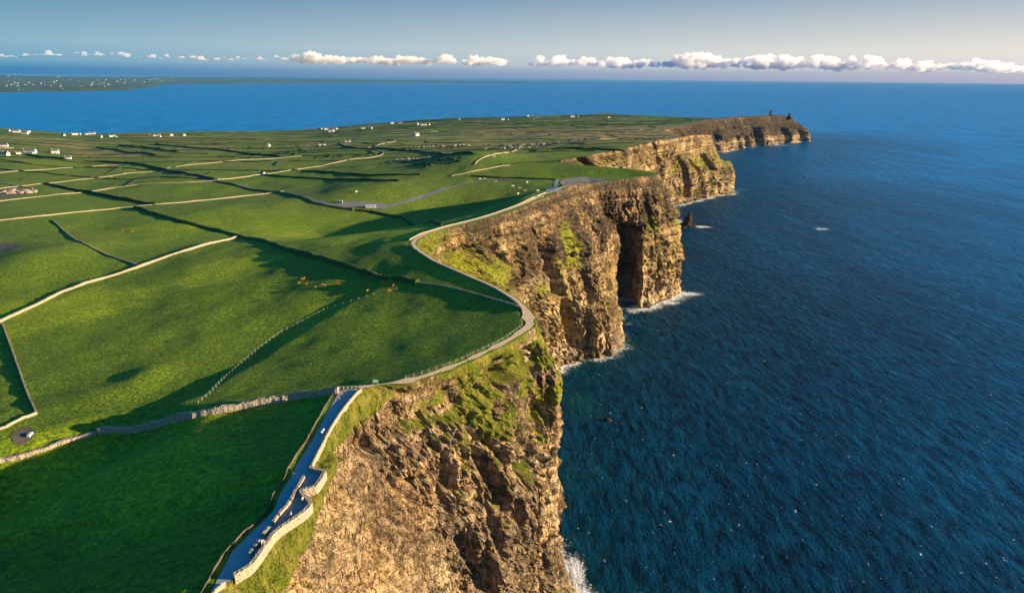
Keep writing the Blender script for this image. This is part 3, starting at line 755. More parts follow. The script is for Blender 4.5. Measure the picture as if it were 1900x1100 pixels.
def ring_line(y0, y1, off0, off1=None, yb=None):
    """a line inside the cliff edge, off metres inland"""
    k = np.nonzero((ey >= y0) & (ey <= y1))[0]; q = np.c_[ex[k], ey[k]]
    t = np.gradient(q, axis=0); t /= np.linalg.norm(t, axis=1, keepdims=True); inl = np.c_[-t[:, 1], t[:, 0]]
    of = np.interp(ey[k], yb, off0) if yb is not None else off0
    return q+inl*np.asarray(of).reshape(-1, 1) if np.ndim(of) else q+inl*of
pc = ring_line(212, 700, [2.0, 1.9, 2.2, 2.9, 2.2, 1.8, 1.8, 2.6, 2.4, 5.5, 6, 4, 3.5], yb=[212, 240, 262, 285, 300, 380, 420, 440, 455, 500, 600, 680, 700])
pc = pc[::2]
wd = np.interp(pc[:, 1], [212, 240, 262, 285, 300, 380, 420, 440, 455, 500, 600, 700], [3.4, 2.7, 2.9, 4.6, 2.4, 1.9, 2.1, 3.4, 3.2, 2.8, 2.8, 2.6])
ribbon('gravel_path', pc, wd, M_GRAVEL, lift=.12)
# walls of the paved path
top = empty('path_wall', (*P(604, 805, 150)[:2], 150.0))
def seawall(y0, y1, name, label, h=1.35, w=.75, parent=None):
    k = np.nonzero((ey >= y0) & (ey <= y1))[0]; q = np.c_[ex[k], ey[k], ez[k]]
    o = sweep(name, resample(q, .5), w, h, M_WALL, base=1.0, rough=.05, seed=int(y0))
    return tag(o, label, 'wall', 'flagstone walls edging the paved footpath')
bpy.data.objects.remove(top)
seawall(162.2, 211.5, 'path_wall', 'low flagstone wall on the cliff side of the blue shaded footpath, upper straight length', .95, .45)
seawall(119.5, 162.2, 'path_wall', 'wide tan flagstone wall curving round the cliff side of the viewing terrace', 1.35, 1.1)
seawall(40, 118.5, 'path_wall', 'low flagstone wall on the cliff side of the footpath, at the bottom edge of the photo', .95, .45)
mids = [([(564, 887), (553, 906), (536, 937), (519, 955), (507, 972)], 'long tan flagstone wall dividing footpath from sunken viewing terrace'),
        ([(500, 981), (489, 995)], 'short tan flagstone wall beside the terrace steps, nearest the long dividing wall'),
        ([(482, 1006), (472, 1018)], 'short tan flagstone wall beside the terrace steps, middle one of three'),
        ([(468, 1023), (464, 1031)], 'short tan flagstone wall at the foot of the terrace steps')]
for pl_, lb in mids:
    tag(sweep('terrace_wall', resample(smooth_pts([P(a, b, 150.4) for a, b in pl_], 2), .45), .75, 1.25, M_WALL, seed=7, rough=.05), lb, 'wall', 'flagstone walls dividing the viewing terrace')
# terrace floor with its broad steps
kk = np.nonzero((yy > 121) & (yy < 160))[0]
ym = np.array([P(a, b, 150)[1] for a, b in [(464, 1031), (472, 1018), (489, 995), (507, 972), (536, 937), (564, 887)]]); xm = np.array([P(a, b, 150)[0] for a, b in [(464, 1031), (472, 1018), (489, 995), (507, 972), (536, 937), (564, 887)]])
tv, tf = [], []
steps = [(124.5, 128.5, .22), (128.5, 132.0, .42), (132.0, 135.5, .62), (135.5, 139.0, .82), (139.0, 157, 1.0)]
bm = bmesh.new()
for (a0, a1, hz) in steps:
    ys = np.linspace(a0, a1, max(2, int((a1-a0)/1.5)))
    L_ = [(np.interp(q, ym, xm)+.45, q) for q in ys]; Rr = [(edge_x(q)-.62, q) for q in ys]
    lo = [bm.verts.new((p_[0], p_[1], float(TZ(np.array([p_[0]]), np.array([p_[1]]))[0])+.1+hz*.28)) for p_ in L_]
    hi = [bm.verts.new((p_[0], p_[1], float(TZ(np.array([p_[0]]), np.array([p_[1]]))[0])+.1+hz*.28)) for p_ in Rr]
    lob = [bm.verts.new((v.co.x, v.co.y, v.co.z-.5)) for v in lo]; hib = [bm.verts.new((v.co.x, v.co.y, v.co.z-.5)) for v in hi]
    for i in range(len(ys)-1):
        bm.faces.new((lo[i], hi[i], hi[i+1], lo[i+1])); bm.faces.new((lo[i], lo[i+1], lob[i+1], lob[i])); bm.faces.new((hi[i], hib[i], hib[i+1], hi[i+1]))
    bm.faces.new((lo[0], lob[0], hib[0], hi[0])); bm.faces.new((lo[-1], hi[-1], hib[-1], lob[-1]))
tag(bm_obj('viewing_terrace', bm, simple('terrace_flags', (.17, .18, .195), (.22, .23, .24), .8, .85, .03)), kind='structure')
# field-side slab wall of the footpath
fl = np.array([(left_x(q)-1.6, q) for q in np.arange(30, 209, .6)])
tag(sweep('slab_fence', np.c_[fl, fl[:, 0]*0], .2, .8, simple('shade_darkened_flagstone', (.05, .045, .035), (.10, .085, .06), 1.0, .9, .1), rough=.25, seed=3), 'thin upright flagstone fence along the field side of the paved footpath', 'fence')  # flagstone colour darkened to carry the shade on this fence

# ------------------------------------------------------------------ field walls and banks
WALLS = [
 ([(628, 729), (560, 738), (480, 752), (380, 772), (300, 787), (205, 800), (182, 805)], 1.5, 2.3, M_WALL, 'pale flagstone wall running left from the corner of the paved path, sunlit on its near side', True),
 ([(178, 806), (120, 820), (60, 842), (30, 850), (-60, 853)], 1.6, 1.1, M_WALL, 'shaded bluish end of the near stone wall, leaving at the left edge', True),
 ([(-30, 612), (0, 598), (60, 570), (130, 535), (240, 503), (300, 480), (370, 460), (447, 438)], 1.3, 1.5, M_WALL, 'long straight tan stone wall above the big bright pasture', True),
 ([(4, 600), (25, 655), (45, 715), (68, 768)], .7, 1.0, M_WALL, 'thin tan stone wall down the left edge of the big bright pasture', True),
 ([(-20, 800), (5, 797), (30, 783), (50, 775), (68, 768)], .6, 1.0, M_WALL, 'short crooked wall from the pasture corner to the muddy gateway', True),
 ([(98, 409), (130, 438), (150, 450), (180, 465), (220, 480), (262, 495)], .9, .9, M_WALL, 'low old wall crossing the two shaded left pastures', True),
 ([(-30, 413), (0, 410), (100, 400), (200, 388), (290, 380), (330, 377), (420, 368), (527, 356)], 1.5, 1.5, M_WALL, 'long tan stone wall crossing the middle fields up to the road', True),
 ([(-30, 377), (0, 374), (90, 363), (160, 357), (230, 345), (330, 340), (400, 336)], 1.3, 1.1, M_WALL, 'tan stone wall behind the first long middle wall', True),
 ([(-30, 354), (0, 350), (70, 342), (140, 335), (230, 322), (300, 317)], 1.5, 1.1, M_WALL, 'faint tan wall with brown cattle grazing beyond, far left', True),
 ([(395, 334), (480, 325), (530, 318), (600, 308), (640, 298), (690, 293), (710, 288), (712, 284), (700, 280), (676, 277)], 2.2, 1.5, M_WALL, 'sunlit wall curling back at its right end, in mid distance', True),
 ([(676, 277), (700, 270), (735, 262)], 2.0, 1.5, M_WALL, 'short sunlit wall beyond the curling wall', True),
 ([(310, 312), (400, 302), (500, 295), (560, 290)], 2.0, 1.3, M_WALL, 'straight distant wall left of the curling wall', True),
 ([(-30, 324), (0, 321), (80, 316), (180, 308), (250, 304)], 2.0, 1.2, M_WALL, 'faint distant wall at the far left below the farmhouses', True),
 ([(881, 306), (885, 300), (893, 295), (920, 287), (960, 279)], 1.8, 1.6, M_WALL, 'bent sunlit wall on the dark slope behind the bay', True),
 ([(838, 327), (858, 323), (872, 320), (890, 316), (947, 307)], 1.8, 1.4, M_WALL, 'sunlit wall just below the bent wall behind the bay', True),
 ([(250, 385), (285, 397), (330, 412), (390, 425), (447, 438), (500, 452), (560, 472), (620, 488), (680, 508), (730, 518), (775, 525)], 3.2, 2.4, M_BANK, 'long dark grassy bank falling diagonally across the middle of the pastures', False),
 ([(775, 525), (830, 533), (880, 545), (930, 560), (967, 573)], 1.4, 1.3, M_WALL, 'stone wall from the end of the diagonal bank to the headland path', True),
 ([(50, 287), (110, 297), (170, 300), (230, 303), (280, 309), (330, 322), (400, 335)], 4.0, 2.8, M_HEDGE, 'dark hedge leading from the left farmhouses to the road junction', False),
 ([(400, 337), (450, 348), (530, 358), (570, 375), (620, 385), (655, 390)], 3.0, 1.8, M_BANK, 'dark bank along the near side of the lane to the car park', False),
 ([(655, 390), (700, 396), (760, 407), (822, 419)], 2.4, 2.2, M_BANK, 'grassy bank from the car park to the clifftop path', False),
 ([(85, 341), (120, 350), (165, 357), (200, 365), (240, 372), (288, 380)], 3.0, 2.4, M_HEDGE, 'dark diagonal hedge joining two tan walls at the left', False),
 ([(490, 325), (545, 330), (600, 332), (700, 335), (740, 337)], 2.6, 2.0, M_HEDGE, 'long thin dark hedge below the curling wall', False),
 ([(560, 318), (630, 323), (700, 326), (780, 325)], 2.6, 2.0, M_HEDGE, 'thin dark hedge just under the curling wall', False),
 ([(628, 268), (660, 276), (700, 279)], 3.5, 2.5, M_HEDGE, 'short dark hedge meeting the curl of the sunlit wall', False),
 ([(700, 276), (760, 280), (820, 287), (880, 288)], 3.5, 2.6, M_HEDGE, 'dark hedge right of the curling wall', False),
 ([(870, 327), (950, 331), (1030, 334)], 2.6, 2.0, M_HEDGE, 'thin dark hedge behind the white grazing cattle', False),
 ([(930, 306), (990, 302), (1040, 300)], 3.0, 2.2, M_HEDGE, 'dark hedge reaching the tip of the second bay', False),
 ([(970, 280), (1040, 277), (1110, 278), (1160, 281)], 3.0, 2.2, M_HEDGE, 'dark hedge at the near edge of the brown moor', False),
 ([(180, 274), (230, 282), (290, 289)], 4.0, 3.0, M_HEDGE, 'dark slanting hedge among the far left fields, leftmost of two', False),
 ([(222, 270), (275, 275), (330, 283)], 4.0, 3.0, M_HEDGE, 'dark slanting hedge among the far left fields, right of its twin', False),
 ([(290, 268), (350, 275), (430, 282), (520, 291)], 4.0, 3.0, M_HEDGE, 'long dark slanting hedge left of centre in the far fields', False),
]
for i, (pl_, w_, h_, mt, lb, isw) in enumerate(WALLS):
    o = sweep('stone_wall' if isw else ('hedge' if mt is M_HEDGE else 'grass_bank'), pxline(pl_, sm=0 if len(pl_) < 4 else 1), w_*(.4 if isw and i > 5 else 1), h_*(.6 if isw and i > 5 else .9), mt, rough=.22 if isw else .25, seed=i, round_=not isw)
    tag(o, lb, 'wall' if isw else ('hedge' if mt is M_HEDGE else 'bank'), 'stone field walls' if isw else 'banks and hedges between fields')
# lane, car park, tracks
LANE = pxline([(300, 318), (330, 324), (400, 336), (450, 346), (530, 356), (570, 372), (620, 382), (690, 386), (728, 383), (780, 366), (850, 345), (900, 334), (960, 330), (1028, 333)], sm=2)
ribbon('lane', LANE, np.interp(LANE[:, 1], [500, 700, 1200], [5, 5, 4]), M_TAR, lift=.15)
drape_poly('car_park', [G(*q) for q in [(622, 378), (650, 374), (700, 376), (722, 383), (712, 389), (680, 387), (650, 386)]], M_TAR, .28, 1.0)
drape_poly('turning_place', [G(*q) for q in [(1012, 353), (1016, 350), (1026, 350), (1028, 340), (1033, 333), (1038, 334), (1034, 344), (1036, 351), (1046, 355), (1030, 357), (1014, 356)]], M_PAVE, .2, .6)
drape_poly('bare_ground', [G(*q) for q in [(1038, 338), (1046, 332), (1066, 330), (1088, 328.5), (1120, 333), (1128, 338)]] + [np.array([edge_x(q)-2.0, q, 0]) for q in (716, 707, 698, 690)], M_SOIL, .22, .8)
drape_poly('muddy_gateway', [G(*q) for q in [(20, 812), (26, 800), (44, 792), (60, 793), (66, 803), (58, 816), (42, 826), (26, 824)]], M_MUD, .12, .6)
tag(sweep('trough', resample([P(52, 812, TZ(*[np.array([v]) for v in G(52, 812)[:2]])[0]), P(60, 806, TZ(*[np.array([v]) for v in G(52, 812)[:2]])[0])], .6), 1.0, .8, M_GREY, rough=.02), 'grey metal water trough standing in the muddy gateway', 'trough')
drape_poly('worn_ground', [G(*q) for q in [(0, 352), (20, 349), (45, 350), (66, 351), (60, 360), (30, 366), (0, 368)]], M_MUD, .3, 1.2)
drape_poly('worn_ground', [G(*q) for q in [(-10, 452), (12, 448), (30, 452), (44, 458), (20, 466), (-10, 470)]], M_MUD, .2, 1.0)

# ------------------------------------------------------------------ wire fences
def fence(pl_, gap, label, group=None, wires=2, h=1.15, world=False, lift=0.0):
    line = resample(smooth_pts([G(*q) for q in pl_], 1) if not world else pl_, .5)
    L = np.concatenate([[0], np.cumsum(np.linalg.norm(np.diff(line[:, :2], axis=0), axis=1))])
    pos = np.arange(0, L[-1], gap); pos = pos[:100]
    root = empty('wire_fence', (line[0][0], line[0][1], float(TZ(line[:1, 0], line[:1, 1])[0]))); tag(root, label, 'fence', group)
    bpy.context.view_layer.update()
    ox, oy, oz = root.location; tops = []
    me = None
    for q in pos:
        x_, y_ = np.interp(q, L, line[:, 0]), np.interp(q, L, line[:, 1]); z_ = float(TZ(np.array([x_]), np.array([y_]))[0])
        if me is None:
            bm = bmesh.new(); cyl(bm, (0, 0, -.3), (0, 0, h), .075, .065, 6); po = bm_obj('post', bm, M_POST, root); me = po.data
        else:
            po = bpy.data.objects.new('post', me); C.objects.link(po); po.parent = root
        po.location = (x_-ox, y_-oy, z_-oz); tops.append((x_-ox, y_-oy, z_-oz))
    bm = bmesh.new()
    for a, b in zip(tops[:-1], tops[1:]):
        for k in range(wires): cyl(bm, Vector(a)+Vector((0, 0, h*(.5+.4*k))), Vector(b)+Vector((0, 0, h*(.5+.4*k))), .015, n=3)
    bm_obj('wire', bm, M_GREY, root); return root
fence([(368, 748), (398, 722), (430, 690), (470, 655), (515, 620), (560, 597), (606, 574)], 3.6, 'wire fence on pale posts below the dark bank in the near pasture')
fence([(608, 573), (645, 562), (700, 545), (750, 533)], 4.0, 'row of pale posts continuing from the near fence to the diagonal bank', wires=1)
fl = ring_line(218, 288, [4.4, 4.2, 4.4, 6.4, 5.6], yb=[212, 240, 262, 285, 300])[::3]
fence([np.array([a, b, 0]) for a, b in fl], 3.2, 'post and wire fence between the headland pasture and the gravel cliff path', world=True)
fl = ring_line(296, 428, [4.2, 3.4, 3.6, 4.4], yb=[290, 330, 400, 440])[::3]
tag(sweep('stone_wall', np.c_[fl, fl[:, 0]*0], .6, .9, M_WALL, rough=.1, seed=5), 'low stone wall inside the cliff path between the headland and the bay tip', 'wall', 'stone field walls')
fl = ring_line(436, 640, [6.0, 5.0, 8.2, 8.8, 7], yb=[436, 460, 500, 600, 680])[::3]
tag(sweep('stone_wall', np.c_[fl, fl[:, 0]*0], .6, .9, M_WALL, rough=.1, seed=6), 'low stone wall inside the cliff path beyond the bay tip', 'wall', 'stone field walls')
# rail fence and board where the paved path ends
def at2(px, py): return P(px, py, 150.0)
a_, b_ = at2(630, 722), at2(690, 720)
root = empty('rail_fence', (a_[0], a_[1], 149.9)); tag(root, 'short pale rail fence across the upper end of the paved footpath', 'fence')
D = Vector((b_[0]-a_[0], b_[1]-a_[1], 0)); n_ = 9
for i in range(n_):
    bm = bmesh.new(); q = D*(i/(n_-1)); box(bm, q.x-.08, q.x+.08, q.y-.08, q.y+.08, -.3, 1.25); bm_obj('post', bm, M_POST, root)
for k in range(2):
    bm = bmesh.new(); cyl(bm, Vector((0, 0, .6+.5*k)), D+Vector((0, 0, .6+.5*k)), .06, n=5); bm_obj('rail', bm, M_POST, root)
a_ = at2(697, 713)
root = empty('information_board', (a_[0], a_[1], 149.9)); tag(root, 'pale green information board on posts at the gap to the cliff path', 'sign')
bm = bmesh.new(); box(bm, -.9, .9, -.04, .04, .8, 1.9); bm_obj('board', bm, M_SIGN, root)
for sx_ in (-.8, .8):
    bm = bmesh.new(); cyl(bm, (sx_, 0, -.3), (sx_, 0, 1.95), .06, n=6); bm_obj('post', bm, M_GREY, root)

# ------------------------------------------------------------------ figures and animals
def skin(name, pts, edges, rad, mat, parent=None, sub=1):
    me = bpy.data.meshes.new(name+'_cage'); me.from_pydata(pts, edges, []); o = bpy.data.objects.new(name+'_cage', me); C.objects.link(o)
    o.modifiers.new('s', 'SKIN'); sl = me.skin_vertices[0].data
    for i, r in enumerate(rad): sl[i].radius = r if isinstance(r, tuple) else (r, r)
    sl[0].use_root = True
    o.modifiers.new('u', 'SUBSURF').levels = sub
    bpy.context.view_layer.update(); dg = bpy.context.evaluated_depsgraph_get()
    nm = bpy.data.meshes.new_from_object(o.evaluated_get(dg)); nm.name = name
    bpy.data.objects.remove(o); bpy.data.meshes.remove(me)
    nm.materials.clear(); nm.materials.append(mat)
    return link(bpy.data.objects.new(name, nm), parent)
M_HIDE = simple('russet_hide', (.52, .20, .05), (.40, .14, .035), 2, .85, 0)
M_HIDED = simple('brown_hide', (.20, .075, .03), (.13, .05, .02), 2, .85, 0)
M_HIDEW = simple('white_hide', (.78, .74, .66), (.70, .66, .58), 2, .85, 0)
def make_cow(mat, label, group, graze=True):
    root = empty('cow', (0, 0, 0)); tag(root, label, 'cow', group)
    hz = .55 if graze else 1.55
    pts = [(-.75, 0, 1.15), (-.25, 0, 1.08), (.35, 0, 1.10), (.75, 0, 1.20), (1.10, 0, 1.15 if graze else 1.45), (1.30, 0, hz+.2), (1.55, 0, hz-.05),
           (-.80, .20, 1.0), (-.78, .22, .60), (-.88, .22, .32), (-.84, .22, .04), (-.80, -.20, 1.0), (-.78, -.22, .60), (-.88, -.22, .32), (-.84, -.22, .04),
           (.65, .20, .95), (.66, .22, .50), (.64, .22, .04), (.65, -.20, .95), (.66, -.22, .50), (.60, -.22, .04)]
    ed = [(0, 1), (1, 2), (2, 3), (3, 4), (4, 5), (5, 6), (0, 7), (7, 8), (8, 9), (9, 10), (0, 11), (11, 12), (12, 13), (13, 14), (3, 15), (15, 16), (16, 17), (3, 18), (18, 19), (19, 20)]
    rd = [(.30, .30), (.34, .36), (.34, .36), (.28, .30), .20, .14, .09, .18, .11, .07, .07, .18, .11, .07, .07, .16, .09, .06, .16, .09, .06]
    skin('body', pts, ed, rd, mat, root)
    bm = bmesh.new(); cyl(bm, (-1.02, 0, 1.25), (-1.1, 0, .55), .04, .03, 5); bm_obj('tail', bm, mat, root)
    for s_ in (-1, 1):
        bm = bmesh.new(); cyl(bm, (1.27, .10*s_, hz+.33), (1.24, .27*s_, hz+.30), .06, .02, 5); bm_obj('ear', bm, mat, root)
    return root
def place(o, px, py, rz, sc=1.0):
    g = G(px, py); o.location = (g[0], g[1], g[2]); o.rotation_euler = (0, 0, rz); o.scale = (sc, sc, sc)
COWS = [(562, 520, 0, 'russet cow grazing in the bright pasture, highest of the left cluster'), (554, 526.5, 0, 'small russet cow at the left end of the herd'), (568, 528, 0, 'russet cow casting a long shadow, lowest of the left cluster'),
        (585, 535.5, 1, 'dark brown cow standing a little below the left cluster'), (601, 531.5, 0, 'lone russet cow between left cluster and middle pair of the herd'), (625, 524, 1, 'dark brown cow just above the bright middle pair'),
        (628, 531, 0, 'bright russet cow, left of the touching middle pair'), (633, 532, 0, 'bright russet cow, right of the touching middle pair'), (598, 503.5, 1, 'dim brown cow far up the pasture, left one'),
        (638, 503, 0, 'russet cow highest up the pasture'), (672, 512, 1, 'dark brown cow near the diagonal bank, left of a paler one'), (681, 515, 0, 'pale russet cow near the diagonal bank'),
        (686, 532, 0, 'russet cow alone right of the herd middle'), (682, 541.5, 0, 'russet cow standing in the bank shadow, leftmost there'), (710, 526, 0, 'russet cow at the edge of the bank shadow'),
        (714, 528, 0, 'russet cow touching its neighbour at the shadow edge'), (725, 524, 0, 'small russet cow close under the diagonal bank'), (724, 532, 1, 'dark brown cow in shade close to the fence posts'),
        (729, 533, 1, 'second dark brown cow in shade close to the fence posts, right one'), (722, 542, 0, 'russet cow lowest in the bank shadow beside the posts'), (730, 518, 0, 'russet cow right against the diagonal bank'),
        (245, 431, 0, 'russet cow alone in the upper left pasture'), (227, 430, 0, 'small russet cow left of another in the upper left pasture'), (232, 322.5, 0, 'tan cow beyond the faint left wall'), (250, 317, 0, 'tan cow nearest the far left hedge bend'), (207, 330, 0, 'tan cow on the faint left wall line')]
protos = {}
for i, (px, py, d_, lb) in enumerate(COWS):
    key = (d_, i % 2)
    if key not in protos: o = protos[key] = make_cow(M_HIDED if d_ else M_HIDE, lb, 'brown cattle grazing', graze=bool(i % 2))
    else: o = copy_tree(protos[key]); o['label'] = lb
    place(o, px, py, [.3, 2.6, -.7, 1.2, 3.4][i % 5], 1.0 if i < 21 else 1.25)
WC = [(890, 334, 'white cow left of a pair near the lane'), (898.5, 333, 'white cow right of a pair near the lane'), (919, 338.5, 'pale cow lying below the lane pair'), (978, 340, 'pale cow at the edge of shade, alone'),
      (951, 347, 'white cow at the top of the shaded slope'), (963, 350.5, 'white cow in the shade, upper of the middle two'), (974, 355, 'white cow in the shade, lower right of the middle two'), (961, 361, 'white cow lowest at the left of the shaded group'),
      (997, 356, 'white cow above the two by the cliff path'), (997, 367, 'white cow beside the cliff path, left of two'), (1004.5, 367, 'white cow beside the cliff path, right of two'),
      (661, 357.5, 'lone white cow on the dark slope above the car park'), (917, 292.5, 'white cow under the bent wall')]
for i, (px, py, lb) in enumerate(WC):
    if i == 0: o = wp = make_cow(M_HIDEW, lb, 'white cattle grazing')
    else: o = copy_tree(wp); o['label'] = lb
    place(o, px, py, [.2, 2.9, -.5, 1.0][i % 4], 1.35)

M_SKIN = simple('skin', (.55, .36, .26), (.50, .32, .23), 3, .6, 0)
M_HAIR = simple('dark_hair', (.05, .035, .025), (.07, .05, .03), 5, .7, 0)
def make_person(label, jacket, trousers, stride=.18, group='walkers on the paved path'):
    root = empty('person', (0, 0, 0)); tag(root, label, 'person', group)
    s_ = stride
    pts = [(0, 0, .98), (0, 0, 1.20), (0, 0, 1.42), (0, 0, 1.52), (0, 0, 1.62), (0, .02, 1.72), (.10, 0, .92), (.11, s_, .50), (.11, s_*.9, .08), (.11, s_+.14, .04), (-.10, 0, .92), (-.11, -s_*.6, .50), (-.11, -s_*1.4, .10), (-.11, -s_*1.4+.16, .04),
           (.18, 0, 1.40), (.25, -s_*.5, 1.14), (.25, .05-s_*.5, .90), (.25, .07-s_*.5, .80), (-.18, 0, 1.40), (-.25, s_*.6, 1.14), (-.25, .12+s_, .93), (-.25, .16+s_, .84)]
    ed = [(0, 1), (1, 2), (2, 3), (3, 4), (4, 5), (0, 6), (6, 7), (7, 8), (8, 9), (0, 10), (10, 11), (11, 12), (12, 13), (2, 14), (14, 15), (15, 16), (16, 17), (2, 18), (18, 19), (19, 20), (20, 21)]
    rd = [(.15, .11), (.15, .11), (.16, .11), .06, .095, .08, .09, .065, .045, .035, .09, .065, .045, .035, .065, .045, .035, .035, .065, .045, .035, .035]
    skin('body', pts, ed, rd, M_SKIN, root)
    J = simple('jacket_cloth_%d' % len(bpy.data.materials), jacket, tuple(v*.9 for v in jacket), 3, .85, 0); Tm = simple('trouser_cloth_%d' % len(bpy.data.materials), trousers, None, 3, .9, 0)
    k = [1, 2, 14, 15, 16, 18, 19, 20, 0]; mp = {q: i for i, q in enumerate(k)}
    skin('jacket', [pts[q] for q in k], [(mp[a], mp[b]) for a, b in ed if a in mp and b in mp], [(rd[q][0]+.03, rd[q][1]+.03) if isinstance(rd[q], tuple) else rd[q]+.02 for q in k], J, root)
    k = [0, 6, 7, 8, 10, 11, 12]; mp = {q: i for i, q in enumerate(k)}
    skin('trousers', [pts[q] for q in k], [(mp[a], mp[b]) for a, b in ed if a in mp and b in mp], [(rd[q][0]+.015, rd[q][1]+.015) if isinstance(rd[q], tuple) else rd[q]+.015 for q in k], Tm, root)
    bm = bmesh.new(); bmesh.ops.create_icosphere(bm, subdivisions=2, radius=.115, matrix=Matrix.Translation((0, -.015, 1.73))); bm_obj('hair', bm, M_HAIR, root, True)
    return root
PEOPLE = [(598, 808, (.75, .76, .78), (.08, .09, .14), 'person in a white jacket walking by the sea wall, halfway down the paved path', 1.0),
          (601, 804, (.55, .60, .70), (.05, .05, .06), 'person in a light blue jacket just ahead of the white-jacketed walker', 1.2),
          (630, 746, (.05, .05, .06), (.04, .04, .05), 'person in dark clothes, lowest of the dark group at the top of the path', .4),
          (635, 739, (.07, .06, .06), (.05, .05, .06), 'person in a dark coat, middle of the group near the top of the path', .2),
          (639, 733, (.10, .07, .06), (.05, .05, .06), 'person in a brown coat, uppermost of the group near the top of the path', 0),
          (562, 934, (.74, .75, .76), (.12, .13, .16), 'person in a pale jacket leaning at the terrace wall, upper part of the terrace', 1.6),
          (541, 962, (.66, .68, .72), (.06, .06, .07), 'person in a pale top where the terrace wall kinks', 2.0),
          (486, 1014, (.80, .80, .78), (.10, .10, .12), 'person in a white top on the terrace steps, left of a pair', 2.7),
          (489, 1013, (.62, .50, .48), (.07, .07, .09), 'person in a dusty pink top on the terrace steps, right of a pair', 3.3)]
for px, py, ja, tr, lb, rz in PEOPLE:
    o = make_person(lb, ja, tr); q = P(px, py, 150.2); zt = float(TZ(q[:1], q[1:2])[0]); q = P(px, py, zt+.2); zt = float(TZ(q[:1], q[1:2])[0])
    lift = .10
    for a0, a1, hz in steps:
        if a0 <= q[1] < a1 and q[0] > np.interp(q[1], ym, xm): lift = .10+hz*.28
    o.location = (q[0], q[1], zt+lift); o.rotation_euler = (0, 0, rz); o.scale = (1.12,)*3

# ------------------------------------------------------------------ vehicles at the car park
def vehicle(name, label, cat, L, W, H, px, py, rz):
    g = G(px, py); root = empty(name, (g[0], g[1], g[2]+.3), rz); tag(root, label, cat)
    bm = bmesh.new(); box(bm, -L/2, L/2, -W/2, W/2, .35, H); bmesh.ops.bevel(bm, geom=bm.edges[:], offset=.28, segments=2, affect='EDGES'); bm_obj('body', bm, M_PAINTW, root, False)
    for s_ in (-1, 1):
        bm = bmesh.new(); box(bm, -L/2+.6, L/2-.5, s_*(W/2+.01)-.02, s_*(W/2+.01)+.02, H*.5, H*.80); bm_obj('side_window', bm, M_GLASS, root)
    bm = bmesh.new(); box(bm, L/2-.01, L/2+.03, -W/2+.3, W/2-.3, H*.42, H*.85); bm_obj('windscreen', bm, M_GLASS, root)
    for sx_ in (-L/2+L*.18, L/2-L*.2):
        for s_ in (-1, 1):
            bm = bmesh.new(); cyl(bm, (sx_, s_*(W/2-.3), .45), (sx_, s_*(W/2+.03), .45), .45, n=12); bm_obj('wheel', bm, M_RUBBER, root)
vehicle('coach', 'white coach parked at the near side of the car park', 'coach', 10.5, 2.5, 3.3, 688, 387, .18)
vehicle('van', 'white van parked at the left end of the car park', 'van', 5.8, 2.1, 2.4, 631, 377, -.1)

# ------------------------------------------------------------------ farmhouses and cottages
def make_house(label, L=14, W=7, H=3.4, rf=2.6, wallm=None, chim=2, group='white houses along the far side of the land'):
    wallm = wallm or M_WHITE; root = empty('house', (0, 0, 0)); tag(root, label, 'house', group)
    bm = bmesh.new()
    v = [bm.verts.new(p_) for p_ in ((-L/2, -W/2, -2), (L/2, -W/2, -2), (L/2, W/2, -2), (-L/2, W/2, -2), (-L/2, -W/2, H), (L/2, -W/2, H), (L/2, W/2, H), (-L/2, W/2, H), (-L/2, 0, H+rf), (L/2, 0, H+rf))]
    for f_ in ((0, 1, 5, 4), (2, 3, 7, 6), (1, 2, 6, 9, 5), (3, 0, 4, 8, 7), (0, 3, 2, 1)): bm.faces.new([v[i] for i in f_])
    bm_obj('wall', bm, wallm, root)
    bm = bmesh.new(); e = .35; sl = rf/(W/2)
    A = [(-L/2-e, -W/2-e, H-e*sl+.05), (L/2+e, -W/2-e, H-e*sl+.05), (L/2+e, 0, H+rf+.05), (-L/2-e, 0, H+rf+.05), (L/2+e, W/2+e, H-e*sl+.05), (-L/2-e, W/2+e, H-e*sl+.05)]
    t_ = [bm.verts.new(q) for q in A]; u_ = [bm.verts.new((q[0], q[1], q[2]+.22)) for q in A]
    for f_ in ((0, 1, 2, 3), (3, 2, 4, 5)): bm.faces.new([t_[i] for i in f_][::-1]); bm.faces.new([u_[i] for i in f_])
    for a, b in ((0, 1), (1, 2), (2, 4), (4, 5), (5, 3), (3, 0)): bm.faces.new((t_[a], t_[b], u_[b], u_[a]))
    roof = bm_obj('roof', bm, M_SLATE, root)
    for k in range(chim):
        bm = bmesh.new(); cx = (-1 if k else 1)*(L/2-.8); box(bm, cx-.4, cx+.4, -.5, .5, H+rf-.6, H+rf+1.2); bm_obj('chimney', bm, wallm, roof)
    for i in range(4):
        if i == 1:
            bm = bmesh.new(); box(bm, -.5, .5, -W/2-.04, -W/2+.02, 0, 2.1); bm_obj('door', bm, M_TRIM, root)
        cx = -L/2+L*(i+.5)/4+(0.6 if i == 1 else 0)
        bm = bmesh.new(); box(bm, cx-.55, cx+.55, -W/2-.03, -W/2+.02, 1.0, 2.2); bm_obj('window', bm, M_GLASS, root)
    return root
